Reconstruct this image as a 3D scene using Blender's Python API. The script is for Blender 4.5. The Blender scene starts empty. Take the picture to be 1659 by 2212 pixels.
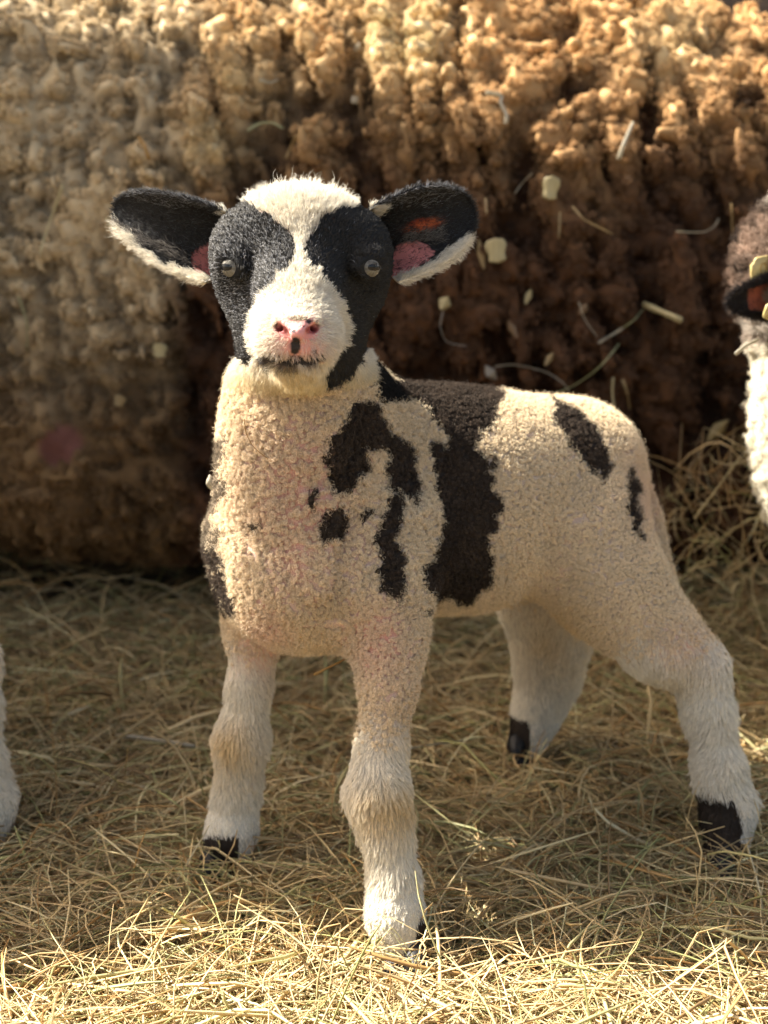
import bpy, math, random
import numpy as np
from mathutils.kdtree import KDTree
R = math.radians
rng = np.random.default_rng(7)
random.seed(7)

# ------------------------------------------------------------------ camera, world, sun
scene = bpy.context.scene
PITCH = R(12.0); CAMZ = 0.497; FPX = 2670.0; HPX = 2212.0; WPX = 1659.0
cam_data = bpy.data.cameras.new('camera')
cam = bpy.data.objects.new('camera', cam_data)
scene.collection.objects.link(cam)
cam.location = (0, 0, CAMZ)
cam.rotation_euler = (R(90) - PITCH, 0, 0)
cam_data.sensor_fit = 'VERTICAL'
cam_data.sensor_height = 24.0
cam_data.lens = 24.0 * FPX / HPX
cam_data.clip_start = 0.02
cam_data.clip_end = 300.0
cam_data.dof.use_dof = True
cam_data.dof.focus_distance = 0.825
cam_data.dof.aperture_fstop = 4.2
scene.camera = cam

SUN_EL = R(47.0)
SUN_AZ = np.array([-0.97, 0.245])            # horizontal direction towards the sun
SUN_AZ = SUN_AZ / np.linalg.norm(SUN_AZ)
world = bpy.data.worlds.new('World')
scene.world = world
world.use_nodes = True
wn = world.node_tree.nodes; wn.clear()
wo = wn.new('ShaderNodeOutputWorld'); wb = wn.new('ShaderNodeBackground'); ws = wn.new('ShaderNodeTexSky')
ws.sky_type = 'NISHITA'; ws.sun_disc = False
ws.sun_elevation = SUN_EL
ws.sun_rotation = math.atan2(SUN_AZ[0], SUN_AZ[1])
ws.dust_density = 4.0
ws.air_density = 0.7
wb.inputs['Strength'].default_value = 0.095
wt = wn.new('ShaderNodeMix'); wt.data_type = 'RGBA'; wt.blend_type = 'MULTIPLY'; wt.inputs[0].default_value = 1.0
wt.inputs[7].default_value = (1.0, 0.92, 0.77, 1)          # the photograph's warm white balance
world.node_tree.links.new(ws.outputs[0], wt.inputs[6])
world.node_tree.links.new(wt.outputs[2], wb.inputs[0])
world.node_tree.links.new(wb.outputs[0], wo.inputs[0])

sun_data = bpy.data.lights.new('sun', 'SUN')
sun_data.energy = 5.0
sun_data.angle = R(0.53)
sun_data.color = (1.0, 0.955, 0.87)
sun = bpy.data.objects.new('sun', sun_data)
scene.collection.objects.link(sun)
sd = np.array([SUN_AZ[0] * math.cos(SUN_EL), SUN_AZ[1] * math.cos(SUN_EL), math.sin(SUN_EL)])
from mathutils import Vector
sun.rotation_euler = Vector(sd).to_track_quat('Z', 'Y').to_euler()
sun.location = (-3, 1, 4)

scene.view_settings.view_transform = 'Standard'
scene.view_settings.look = 'None'
scene.view_settings.exposure = 2.3
scene.view_settings.gamma = 1.0
scene.render.engine = 'CYCLES'
scene.cycles.max_bounces = 8
scene.cycles.diffuse_bounces = 4
scene.cycles.transparent_max_bounces = 8
scene.cycles.sample_clamp_indirect = 6.0
scene.cycles_curves.shape = 'RIBBONS'

# ------------------------------------------------------------------ pixel <-> world maths
CP, SP = math.cos(PITCH), math.sin(PITCH)
def W(px, py, d):
    a = (np.asarray(px, float) - WPX / 2) / FPX * d
    b = -(np.asarray(py, float) - HPX / 2) / FPX * d
    return np.array([a, d * CP + b * SP, CAMZ - d * SP + b * CP])
def rp(r, d): return r * d / FPX
def proj(P):
    y = P[:, 1]; z = P[:, 2] - CAMZ
    d = y * CP - z * SP
    v = y * SP + z * CP
    return P[:, 0] / d * FPX + WPX / 2, HPX / 2 - v / d * FPX, d

# ------------------------------------------------------------------ noise
def _hash(ix, iy, iz, seed):
    h = (ix.astype(np.int64) * 374761393 + iy.astype(np.int64) * 668265263 + iz.astype(np.int64) * 2147483647 + seed * 974711) & 0xffffffff
    h = ((h ^ (h >> 13)) * 1274126177) & 0xffffffff
    h = ((h ^ (h >> 15)) * 2246822519) & 0xffffffff
    return ((h ^ (h >> 16)) & 0xffffff).astype(np.float32) / 8388607.5 - 1.0
def noise(P, seed=0):
    P = P.astype(np.float32)
    F = np.floor(P); I = F.astype(np.int64); f = P - F
    f = f * f * (3 - 2 * f)
    out = 0
    for dx in (0, 1):
        wx = f[:, 0] if dx else 1 - f[:, 0]
        for dy in (0, 1):
            wy = f[:, 1] if dy else 1 - f[:, 1]
            for dz in (0, 1):
                wz = f[:, 2] if dz else 1 - f[:, 2]
                out = out + wx * wy * wz * _hash(I[:, 0] + dx, I[:, 1] + dy, I[:, 2] + dz, seed)
    return out
def fbm(P, seed=0, o=3):
    s = 0; a = 1.0; t = 0
    for i in range(o):
        s = s + a * noise(P * 2 ** i + i * 17.3, seed + i); t += a; a *= 0.5
    return s / t
def sstep(a, b, x):
    t = np.clip((x - a) / (b - a), 0, 1); return t * t * (3 - 2 * t)
def mix(a, b, t):
    t = np.asarray(t)[:, None]; return a * (1 - t) + b * t
def unit(v): return v / np.maximum(np.linalg.norm(v, axis=-1, keepdims=True), 1e-9)

# ------------------------------------------------------------------ signed distance field mesher
class Field:
    def __init__(s, gx, gy, gz):
        s.g = [np.asarray(a, np.float32) for a in (gx, gy, gz)]
        s.v = np.full([len(a) for a in s.g], 0.05, np.float32)
    def sub(s, lo, hi):
        sl = []
        for a, l, h in zip(s.g, lo, hi):
            i0 = max(0, int(np.searchsorted(a, l)) - 1); i1 = min(len(a), int(np.searchsorted(a, h)) + 1)
            sl.append(slice(i0, max(i1, i0)))
        sl = tuple(sl)
        X = s.g[0][sl[0]][:, None, None]; Y = s.g[1][sl[1]][None, :, None]; Z = s.g[2][sl[2]][None, None, :]
        return sl, X, Y, Z
    def put(s, sl, d, k, op='add'):
        a = s.v[sl]
        if a.size == 0: return
        if op == 'add':
            h = np.maximum(k - np.abs(a - d), 0) / k
            s.v[sl] = np.minimum(a, d) - h * h * k * 0.25
        else:
            d = -d
            h = np.maximum(k - np.abs(a - d), 0) / k
            s.v[sl] = np.maximum(a, d) + h * h * k * 0.25
    def cone(s, a, b, ra, rb, k=0.015, op='add'):
        a = np.asarray(a, float); b = np.asarray(b, float); m = max(ra, rb) + k + 0.012
        sl, X, Y, Z = s.sub(np.minimum(a, b) - m, np.maximum(a, b) + m)
        ba = b - a; L = max(ba @ ba, 1e-12)
        h = np.clip(((X - a[0]) * ba[0] + (Y - a[1]) * ba[1] + (Z - a[2]) * ba[2]) / L, 0, 1)
        d = np.sqrt((X - a[0] - ba[0] * h) ** 2 + (Y - a[1] - ba[1] * h) ** 2 + (Z - a[2] - ba[2] * h) ** 2) - (ra + (rb - ra) * h)
        s.put(sl, d.astype(np.float32), k, op)
    def ell(s, c, r, axes=None, k=0.015, op='add'):
        c = np.asarray(c, float); r = np.asarray(r, float); m = r.max() + k + 0.012
        A = np.eye(3) if axes is None else np.asarray(axes)
        sl, X, Y, Z = s.sub(c - m, c + m)
        q = [((X - c[0]) * A[i, 0] + (Y - c[1]) * A[i, 1] + (Z - c[2]) * A[i, 2]) for i in range(3)]
        k0 = np.sqrt(sum((q[i] / r[i]) ** 2 for i in range(3))); k1 = np.sqrt(sum((q[i] / r[i] ** 2) ** 2 for i in range(3)))
        d = k0 * (k0 - 1) / np.maximum(k1, 1e-6)
        s.put(sl, d.astype(np.float32), k, op)
    def chain(s, pts, k=0.015):
        for (p, r), (q, t) in zip(pts[:-1], pts[1:]): s.cone(p, q, r, t, k)
    def mesh(s):
        v = s.v; g = s.g; ins = v < 0
        nx, ny, nz = v.shape
        c = np.zeros((nx - 1, ny - 1, nz - 1), np.uint8)
        for dx in (0, 1):
            for dy in (0, 1):
                for dz in (0, 1):
                    c += ins[dx:nx - 1 + dx, dy:ny - 1 + dy, dz:nz - 1 + dz]
        act = (c > 0) & (c < 8)
        I = np.argwhere(act); idx = np.full(c.shape, -1, np.int64); idx[act] = np.arange(len(I))
        acc = np.zeros((len(I), 3)); cnt = np.zeros(len(I))
        G = [g[k].astype(float) for k in range(3)]
        cor = [(0, 0, 0), (1, 0, 0), (0, 1, 0), (1, 1, 0), (0, 0, 1), (1, 0, 1), (0, 1, 1), (1, 1, 1)]
        for i in range(8):
            for j in range(i + 1, 8):
                a, b = np.array(cor[i]), np.array(cor[j])
                if np.abs(a - b).sum() != 1: continue
                ia, ib = I + a, I + b
                va = v[ia[:, 0], ia[:, 1], ia[:, 2]].astype(float); vb = v[ib[:, 0], ib[:, 1], ib[:, 2]].astype(float)
                m = (va < 0) != (vb < 0)
                t = np.where(m, va / np.where(m, va - vb, 1), 0)
                pa = np.stack([G[k][ia[:, k]] for k in range(3)], 1); pb = np.stack([G[k][ib[:, k]] for k in range(3)], 1)
                acc[m] += (pa + (pb - pa) * t[:, None])[m]; cnt[m] += 1
        V = acc / cnt[:, None]
        Q = []
        for ax in range(3):
            o = [x for x in range(3) if x != ax]
            sa = [slice(None)] * 3; sb = [slice(None)] * 3; sa[ax] = slice(0, -1); sb[ax] = slice(1, None)
            for k in o: sa[k] = slice(1, -1); sb[k] = slice(1, -1)
            A, B = ins[tuple(sa)], ins[tuple(sb)]
            E = np.argwhere(A != B)
            fl = A[tuple(E.T)]
            for k in o: E[:, k] += 1
            def cell(d0, d1):
                C = E.copy(); C[:, o[0]] += d0; C[:, o[1]] += d1
                return idx[C[:, 0], C[:, 1], C[:, 2]]
            q = np.stack([cell(-1, -1), cell(0, -1), cell(0, 0), cell(-1, 0)], 1)
            if ax == 1: fl = ~fl
            q[~fl] = q[~fl][:, ::-1]
            Q.append(q)
        return V, np.concatenate(Q)

def smooth_mesh(V, Q, it=2, lam=0.5):
    n = len(V)
    A = np.concatenate([Q[:, 0], Q[:, 1], Q[:, 2], Q[:, 3]]); B = np.concatenate([Q[:, 1], Q[:, 2], Q[:, 3], Q[:, 0]])
    for _ in range(it):
        S = np.zeros_like(V); c = np.zeros(n)
        for k in range(3):
            S[:, k] = np.bincount(A, V[B, k], n) + np.bincount(B, V[A, k], n)
        c = np.bincount(A, minlength=n) + np.bincount(B, minlength=n)
        V = V + lam * (S / np.maximum(c, 1)[:, None] - V)
    return V
def vnormals(V, Q):
    d1 = V[Q[:, 2]] - V[Q[:, 0]]; d2 = V[Q[:, 3]] - V[Q[:, 1]]
    fn = np.cross(d1, d2)
    N = np.zeros_like(V)
    for j in range(4):
        for k in range(3): N[:, k] += np.bincount(Q[:, j], fn[:, k], len(V))
    return unit(N)

# ------------------------------------------------------------------ object helpers
COL = scene.collection
def link(o, parent=None):
    COL.objects.link(o)
    if parent is not None: o.parent = parent
    return o
def tag(o, label=None, cat=None, group=None, kind=None):
    if label: o['label'] = label
    if cat: o['category'] = cat
    if group: o['group'] = group
    if kind: o['kind'] = kind
    return o
def empty(name, loc=(0, 0, 0), rz=0.0):
    o = bpy.data.objects.new(name, None); COL.objects.link(o)
    o.location = loc; o.rotation_euler = (0, 0, rz); o.empty_display_size = 0.05
    return o
def np_mesh(name, V, F, mat, parent=None, col=None, extra=None, smooth=True, org=None):
    """F: (n,3) or (n,4) index array"""
    if org is not None: V = V - np.asarray(org)
    me = bpy.data.meshes.new(name)
    V = np.ascontiguousarray(V, np.float32); F = np.ascontiguousarray(F, np.int32)
    k = F.shape[1]
    me.vertices.add(len(V)); me.vertices.foreach_set('co', V.ravel())
    me.loops.add(F.size); me.loops.foreach_set('vertex_index', F.ravel())
    me.polygons.add(len(F)); me.polygons.foreach_set('loop_start', np.arange(0, F.size, k, dtype=np.int32))
    if smooth: me.polygons.foreach_set('use_smooth', np.ones(len(F), bool))
    me.update(calc_edges=True)
    if col is not None:
        a = me.attributes.new('tint', 'FLOAT_COLOR', 'POINT')
        a.data.foreach_set('color', np.ascontiguousarray(np.concatenate([col, np.ones((len(V), 1))], 1), np.float32).ravel())
    for nme, arr in (extra or {}).items():
        a = me.attributes.new(nme, 'FLOAT', 'POINT'); a.data.foreach_set('value', np.ascontiguousarray(arr, np.float32))
    me.materials.append(mat)
    o = bpy.data.objects.new(name, me); link(o, parent)
    return o
def hair_obj(name, P, rad, col, mat, parent=None, org=None):
    """P (n,k,3) points, rad (n,k), col (n,k,3)"""
    n, k, _ = P.shape
    if org is not None: P = P - np.asarray(org)
    c = bpy.data.hair_curves.new(name)
    c.add_curves([k] * n)
    c.attributes['position'].data.foreach_set('vector', np.ascontiguousarray(P, np.float32).ravel())
    ra = c.attributes.get('radius') or c.attributes.new('radius', 'FLOAT', 'POINT')
    ra.data.foreach_set('value', np.ascontiguousarray(rad, np.float32).ravel())
    a = c.attributes.new('tint', 'FLOAT_COLOR', 'POINT')
    a.data.foreach_set('color', np.ascontiguousarray(np.concatenate([col, np.ones((n, k, 1))], 2), np.float32).ravel())
    c.materials.append(mat)
    o = bpy.data.objects.new(name, c); link(o, parent)
    return o

# ------------------------------------------------------------------ materials
def new_mat(name):
    m = bpy.data.materials.new(name); m.use_nodes = True
    m.node_tree.nodes.clear()
    return m, m.node_tree.nodes, m.node_tree.links
def fibre_mat(name, trans=0.35, gloss=0.08, rough=0.4):
    m, N, L = new_mat(name)
    at = N.new('ShaderNodeAttribute'); at.attribute_name = 'tint'
    df = N.new('ShaderNodeBsdfDiffuse'); tr = N.new('ShaderNodeBsdfTranslucent'); gl = N.new('ShaderNodeBsdfHair')
    gl.component = 'Reflection'; gl.inputs['RoughnessU'].default_value = rough; gl.inputs['RoughnessV'].default_value = 0.8
    gl.inputs['Color'].default_value = (0.85, 0.81, 0.74, 1)
    m1 = N.new('ShaderNodeMixShader'); m1.inputs[0].default_value = trans
    m2 = N.new('ShaderNodeMixShader'); m2.inputs[0].default_value = gloss
    out = N.new('ShaderNodeOutputMaterial')
    L.new(at.outputs['Color'], df.inputs['Color']); L.new(at.outputs['Color'], tr.inputs['Color'])
    L.new(df.outputs[0], m1.inputs[1]); L.new(tr.outputs[0], m1.inputs[2])
    L.new(m1.outputs[0], m2.inputs[1]); L.new(gl.outputs[0], m2.inputs[2]); L.new(m2.outputs[0], out.inputs[0])
    return m
def skin_mat(name, rough=0.6, spec=0.3, bump=0.0, bscale=900, attr=True, base=(.5, .5, .5), thin=False, sss=0.0):
    m, N, L = new_mat(name)
    b = N.new('ShaderNodeBsdfPrincipled'); out = N.new('ShaderNodeOutputMaterial')
    b.inputs['Roughness'].default_value = rough; b.inputs['Specular IOR Level'].default_value = spec
    if attr:
        at = N.new('ShaderNodeAttribute'); at.attribute_name = 'tint'
        L.new(at.outputs['Color'], b.inputs['Base Color'])
    else: b.inputs['Base Color'].default_value = (*base, 1)
    if bump:
        tx = N.new('ShaderNodeTexNoise'); tx.inputs['Scale'].default_value = bscale; tx.inputs['Detail'].default_value = 4
        tc = N.new('ShaderNodeTexCoord'); L.new(tc.outputs['Object'], tx.inputs['Vector'])
        bp = N.new('ShaderNodeBump'); bp.inputs['Strength'].default_value = bump; bp.inputs['Distance'].default_value = 0.002
        L.new(tx.outputs[0], bp.inputs['Height']); L.new(bp.outputs[0], b.inputs['Normal'])
    if sss:
        b.inputs['Subsurface Weight'].default_value = sss; b.inputs['Subsurface Radius'].default_value = (1, .35, .2)
        b.inputs['Subsurface Scale'].default_value = 0.004
    if thin:
        tr = N.new('ShaderNodeBsdfTranslucent'); tr.inputs['Color'].default_value = (0.75, 0.13, 0.05, 1)
        ta = N.new('ShaderNodeAttribute'); ta.attribute_name = 'thin'
        mx = N.new('ShaderNodeMixShader')
        L.new(ta.outputs['Fac'], mx.inputs[0]); L.new(b.outputs[0], mx.inputs[1]); L.new(tr.outputs[0], mx.inputs[2]); L.new(mx.outputs[0], out.inputs[0])
    else: L.new(b.outputs[0], out.inputs[0])
    return m
M_WOOL = fibre_mat('lamb_wool', 0.17, 0.02, 0.5)
M_FUR = fibre_mat('short_fur', 0.20, 0.045, 0.22)
M_EWE = fibre_mat('ewe_wool', 0.20, 0.02, 0.5)
M_SKIN = skin_mat('lamb_skin', 0.65, 0.25, 0.4, 700, thin=True)
M_EWESKIN = skin_mat('ewe_fleece_base', 0.95, 0.05, 0.6, 300)
M_HOOF = skin_mat('hoof_horn', 0.5, 0.3, 0.3, 300, attr=False, base=(0.012, 0.011, 0.011))

def planks_mat(name, c1, c2, scale=6.0):
    m, N, L = new_mat(name)
    b = N.new('ShaderNodeBsdfPrincipled'); out = N.new('ShaderNodeOutputMaterial'); b.inputs['Roughness'].default_value = 0.85
    tc = N.new('ShaderNodeTexCoord'); mp = N.new('ShaderNodeMapping'); mp.inputs['Scale'].default_value = (scale, scale, scale * 12)
    tx = N.new('ShaderNodeTexNoise'); tx.inputs['Scale'].default_value = 1.5; tx.inputs['Detail'].default_value = 8
    cr = N.new('ShaderNodeValToRGB'); cr.color_ramp.elements[0].color = (*c1, 1); cr.color_ramp.elements[1].color = (*c2, 1)
    cr.color_ramp.elements[0].position = .3; cr.color_ramp.elements[1].position = .7
    L.new(tc.outputs['Object'], mp.inputs[0]); L.new(mp.outputs[0], tx.inputs['Vector']); L.new(tx.outputs[0], cr.inputs[0])
    L.new(cr.outputs[0], b.inputs['Base Color']); L.new(b.outputs[0], out.inputs[0])
    bp = N.new('ShaderNodeBump'); bp.inputs['Strength'].default_value = 0.4; bp.inputs['Distance'].default_value = 0.004
    L.new(tx.outputs[0], bp.inputs['Height']); L.new(bp.outputs[0], b.inputs['Normal'])
    return m
M_PLANK = planks_mat('weathered_boards', (0.05, 0.035, 0.025), (0.14, 0.10, 0.07))
M_RAIL = planks_mat('pale_rail_wood', (0.20, 0.20, 0.20), (0.38, 0.37, 0.36))

# ------------------------------------------------------------------ ground and hay
def gh(x, y):
    P = np.stack([x * 6, y * 6, x * 0], 1)
    h = -0.014 + 0.010 * fbm(P, 11, 3)
    h = h + 0.030 * sstep(0.78, 0.55, y) * (0.9 + 0.3 * noise(np.stack([x * 4, y * 3, x * 0 + 4], 1), 5))
    h = h + 0.05 * sstep(0.15, 0.75, x) * sstep(1.25, 1.75, y)
    h = h + 0.02 * sstep(1.35, 1.7, y)
    return h
def make_ground():
    ax = np.concatenate([-np.geomspace(60, 2.2, 14), np.arange(-2.1, 2.11, 0.03), np.geomspace(2.2, 60, 14)])
    ay = np.concatenate([-np.geomspace(60, 1.0, 14), np.arange(-.9, 4.0, 0.03), np.geomspace(4.1, 80, 14)])
    X, Y = np.meshgrid(ax, ay, indexing='ij')
    x, y = X.ravel(), Y.ravel()
    V = np.stack([x, y, gh(x, y) - 0.008], 1)
    i = np.arange(len(ax) - 1)[:, None] * len(ay) + np.arange(len(ay) - 1)[None, :]
    F = np.stack([i, i + len(ay), i + len(ay) + 1, i + 1], -1).reshape(-1, 4)
    m, N, L = new_mat('trodden_hay')
    b = N.new('ShaderNodeBsdfPrincipled'); out = N.new('ShaderNodeOutputMaterial'); b.inputs['Roughness'].default_value = 0.95
    tc = N.new('ShaderNodeTexCoord'); tx = N.new('ShaderNodeTexNoise'); tx.inputs['Scale'].default_value = 60; tx.inputs['Detail'].default_value = 6
    cr = N.new('ShaderNodeValToRGB'); cr.color_ramp.elements[0].color = (.05, .035, .018, 1); cr.color_ramp.elements[1].color = (.16, .115, .055, 1)
    L.new(tc.outputs['Object'], tx.inputs['Vector']); L.new(tx.outputs[0], cr.inputs[0]); L.new(cr.outputs[0], b.inputs['Base Color']); L.new(b.outputs[0], out.inputs[0])
    o = np_mesh('ground', V, F, m); tag(o, 'trodden earth and old bedding under the hay', kind='structure')
make_ground()

def strand_mesh(root, dirv, length, rad, bend, col, ns=6, flat=0.45, droop=0.0):
    """tubes with 3 sides; root (n,3) centre, dirv (n,3), bend (n,3) offset mid -> V,F,colours"""
    n = len(root)
    t = np.linspace(-0.5, 0.5, ns)
    P = root[:, None, :] + dirv[:, None, :] * (t[None, :, None] * length[:, None, None])
    P = P + bend[:, None, :] * ((0.25 - t ** 2) * 4)[None, :, None]
    k = rng.random(n) < 0.35                                            # some are kinked
    kk = (np.abs(t - 0.1) * -1 + 0.5)[None, :, None] * unit(rng.normal(size=(n, 3)))[:, None, :] * (length * 0.25)[:, None, None]
    P = P + kk * k[:, None, None]
    T = unit(np.gradient(P, axis=1))
    up = unit(rng.normal(size=(n, 3)))[:, None, :]
    A = unit(np.cross(T, up)); B = np.cross(T, A)
    ang = np.array([0, 2 * math.pi / 3, 4 * math.pi / 3])
    tap = (1 - 0.6 * np.abs(t * 2) ** 4)
    r = rad[:, None] * tap[None, :]
    V = P[:, :, None, :] + A[:, :, None, :] * (np.cos(ang)[None, None, :, None] * r[:, :, None, None]) + B[:, :, None, :] * (np.sin(ang)[None, None, :, None] * r[:, :, None, None] * flat)
    V = V.reshape(-1, 3)
    base = (np.arange(n) * ns * 3)[:, None, None]
    i = np.arange(ns - 1)[None, :, None] * 3; j = np.arange(3)[None, None, :]; j2 = (j + 1) % 3
    F = np.stack([base + i + j, base + i + j2, base + i + 3 + j2, base + i + 3 + j], -1).reshape(-1, 4)
    C = np.repeat(col, ns * 3, axis=0)
    return V, F, C
HAYC = np.array([[.48, .37, .20], [.42, .31, .17], [.56, .46, .28], [.30, .29, .13], [.36, .22, .09], [.42, .38, .20], [.24, .16, .08], [.62, .54, .36]])
def hay_colours(n, w=(.24, .2, .14, .12, .1, .1, .06, .04)):
    w = np.array(w) / sum(w)
    c = HAYC[rng.choice(len(HAYC), n, p=w)] * np.array([1.36, 1.33, 1.20])
    return np.clip(c * rng.uniform(.7, 1.15, (n, 1)), 0, .8)
def hay_mat():
    m, N, L = new_mat('dry_hay')
    at = N.new('ShaderNodeAttribute'); at.attribute_name = 'tint'
    b = N.new('ShaderNodeBsdfPrincipled'); b.inputs['Roughness'].default_value = 0.45; b.inputs['Specular IOR Level'].default_value = 0.45
    tr = N.new('ShaderNodeBsdfTranslucent'); mx = N.new('ShaderNodeMixShader'); mx.inputs[0].default_value = 0.30
    out = N.new('ShaderNodeOutputMaterial')
    L.new(at.outputs['Color'], b.inputs['Base Color']); L.new(at.outputs['Color'], tr.inputs['Color'])
    L.new(b.outputs[0], mx.inputs[1]); L.new(tr.outputs[0], mx.inputs[2]); L.new(mx.outputs[0], out.inputs[0])
    return m
M_HAY = hay_mat()
def make_hay():
    parts = []
    def zone(n, x0, x1, y0, y1, lmin, lmax, rmin, rmax, lay, tilt, lift=0.0):
        x = rng.uniform(x0, x1, n); y = rng.uniform(y0, y1, n)
        L = np.exp(rng.uniform(math.log(lmin), math.log(lmax), n))
        th = rng.uniform(0, 2 * math.pi, n) + 0.0
        ph = rng.normal(0, tilt, n)
        D = np.stack([np.cos(th) * np.cos(ph), np.sin(th) * np.cos(ph), np.sin(ph)], 1)
        z = gh(x, y) + lay * rng.random(n) ** 1.5 + lift + 0.25 * L * np.abs(np.sin(ph))
        rr = rng.uniform(rmin, rmax, n) * np.where(rng.random(n) < .12, 1.9, 1)
        bend = rng.normal(size=(n, 3)) * (L * 0.10)[:, None]; bend[:, 2] = np.abs(bend[:, 2]) * .7
        parts.append(strand_mesh(np.stack([x, y, z], 1), D, L, rr, bend, hay_colours(n), 6))
    zone(46000, -.62, .66, .50, 1.05, .012, .06, .0003, .0007, .018, .25)
    zone(12000, -.62, .66, .50, 1.05, .05, .15, .0004, .0010, .026, .22)
    zone(3500, -.62, .66, .50, 1.10, .04, .13, .0008, .0014, .024, .2)
    zone(1100, -.62, .66, .50, 1.10, .05, .12, .0004, .0010, .020, .75)
    zone(28000, -.95, .95, 1.0, 1.65, .02, .10, .0006, .0014, .020, .28)
    zone(2500, -.95, .95, 1.0, 1.65, .06, .18, .0006, .0013, .030, .35)
    zone(9000, -1.5, 1.6, 1.6, 3.2, .04, .16, .0008, .0018, .03, .3)
    zone(6000, -1.3, -.6, .3, 1.6, .03, .12, .0006, .0014, .02, .3)
    zone(6000, .6, 1.3, .3, 1.6, .03, .12, .0006, .0014, .02, .3)
    # hay heaped and hanging against the ewe at the right
    n = 900
    x = rng.normal(.50, .13, n); y = rng.uniform(1.40, 1.50, n); z = .02 + .27 * rng.random(n) ** 1.4 * sstep(.12, .45, x)
    D = unit(np.stack([rng.normal(0, .7, n), rng.normal(0, .3, n), rng.normal(0, .8, n)], 1)); L = np.exp(rng.uniform(math.log(.02), math.log(.12), n))
    parts.append(strand_mesh(np.stack([x, y, z], 1), D, L, rng.uniform(.0005, .0014, n), rng.normal(size=(n, 3)) * (L * .18)[:, None], hay_colours(n), 6))
    V = []; F = []; C = []; b = 0
    for v, f, c in parts:
        V.append(v); F.append(f + b); C.append(c); b += len(v)
    o = np_mesh('hay', np.concatenate(V), np.concatenate(F), M_HAY, col=np.concatenate(C))
    tag(o, 'loose golden green hay strewn over the barn floor', kind='stuff')
make_hay()

# ------------------------------------------------------------------ barn boards
def box_vf(lo, hi):
    x0, y0, z0 = lo; x1, y1, z1 = hi
    V = np.array([[x0, y0, z0], [x1, y0, z0], [x1, y1, z0], [x0, y1, z0], [x0, y0, z1], [x1, y0, z1], [x1, y1, z1], [x0, y1, z1]], float)
    F = np.array([[0, 3, 2, 1], [4, 5, 6, 7], [0, 1, 5, 4], [1, 2, 6, 5], [2, 3, 7, 6], [3, 0, 4, 7]])
    return V, F
def boards(name, boxes, mat, parent=None):
    V = []; F = []; b = 0
    for lo, hi in boxes:
        v, f = box_vf(lo, hi); V.append(v); F.append(f + b); b += 8
    o = np_mesh(name, np.concatenate(V), np.concatenate(F), mat, parent, smooth=False)
    bv = o.modifiers.new('bevel', 'BEVEL'); bv.width = 0.004; bv.segments = 2
    return o
def make_barn():
    w = empty('plank_wall', (0, 3.6, 0)); tag(w, 'dark plank wall of the barn behind the ewe', 'wall')
    bx = []
    for i in range(34):
        x = -3.4 + i * 0.2
        bx.append(((x, 0.0, 0.0), (x + 0.192, 0.03 + 0.004 * (i % 3), 2.6)))
    bx.append(((-3.4, 0.04, 0.0), (3.4, 0.06, 2.6)))
    boards('board_panel', bx, M_PLANK, w)
    f = empty('rail_fence', (0, 3.15, 0)); tag(f, 'pale horizontal rail in front of the dark plank wall', 'fence')
    boards('rail', [((-2.6, -.02, .995), (2.6, .02, 1.04))], M_RAIL, f)
    boards('post', [((-2.5, .021, 0), (-2.42, .09, 1.3))], M_PLANK, f)
    boards('post', [((2.42, .021, 0), (2.5, .09, 1.3))], M_PLANK, f)
    # side partition added out of view; it shades the hay, the legs and the ewe's pale rear
    s = empty('shade_partition', (-1.3, 1.2, 0)); tag(s, 'unseen board partition added on the left to shade the pen', 'wall')
    bx = []
    def panel(y0, y1, top, x=0.0):
        n = max(1, int(round(top / 0.2))); h = top / n
        for i in range(n): bx.append(((x, y0 - 1.2, 0.0 + i * h), (x + .03, y1 - 1.2, i * h + h - .003)))
    panel(PART_Y0, 1.165, 1.68); panel(1.168, 1.30, 1.50); panel(1.303, 1.60, 1.78); panel(1.853, 3.45, 1.50)
    boards('board_panel', bx, M_PLANK, s)
    boards('post', [((-.015, 1.603 - 1.2, 0), (.045, 1.85 - 1.2, 2.5))], M_PLANK, s)  # tall post added to shade the ewe's left side
PART_Y0 = 1.13
make_barn()
# ------------------------------------------------------------------ hair helpers
def sample(V, Q, N, n, dens=None):
    T = np.concatenate([Q[:, [0, 1, 2]], Q[:, [0, 2, 3]]])
    a = np.linalg.norm(np.cross(V[T[:, 1]] - V[T[:, 0]], V[T[:, 2]] - V[T[:, 0]]), axis=1)
    if dens is not None: a = a * dens[T].mean(1)
    cs = np.cumsum(a); k = np.searchsorted(cs, rng.random(n) * cs[-1]); k = np.minimum(k, len(T) - 1)
    u = rng.random(n); v = rng.random(n); m = u + v > 1; u[m] = 1 - u[m]; v[m] = 1 - v[m]
    t = T[k]; w = np.stack([1 - u - v, u, v], 1)[:, :, None]
    return (V[t] * w).sum(1), unit((N[t] * w).sum(1))
def tangent_frame(N):
    r = unit(rng.normal(size=N.shape)); A = unit(np.cross(N, r)); return A, np.cross(N, A)
def inpoly(x, y, poly):
    poly = np.asarray(poly, float); c = np.zeros(len(x), bool); j = len(poly) - 1
    for i in range(len(poly)):
        xi, yi = poly[i]; xj, yj = poly[j]
        m = ((yi > y) != (yj > y)) & (x < (xj - xi) * (y - yi) / (yj - yi + 1e-12) + xi)
        c ^= m; j = i
    return c
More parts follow.
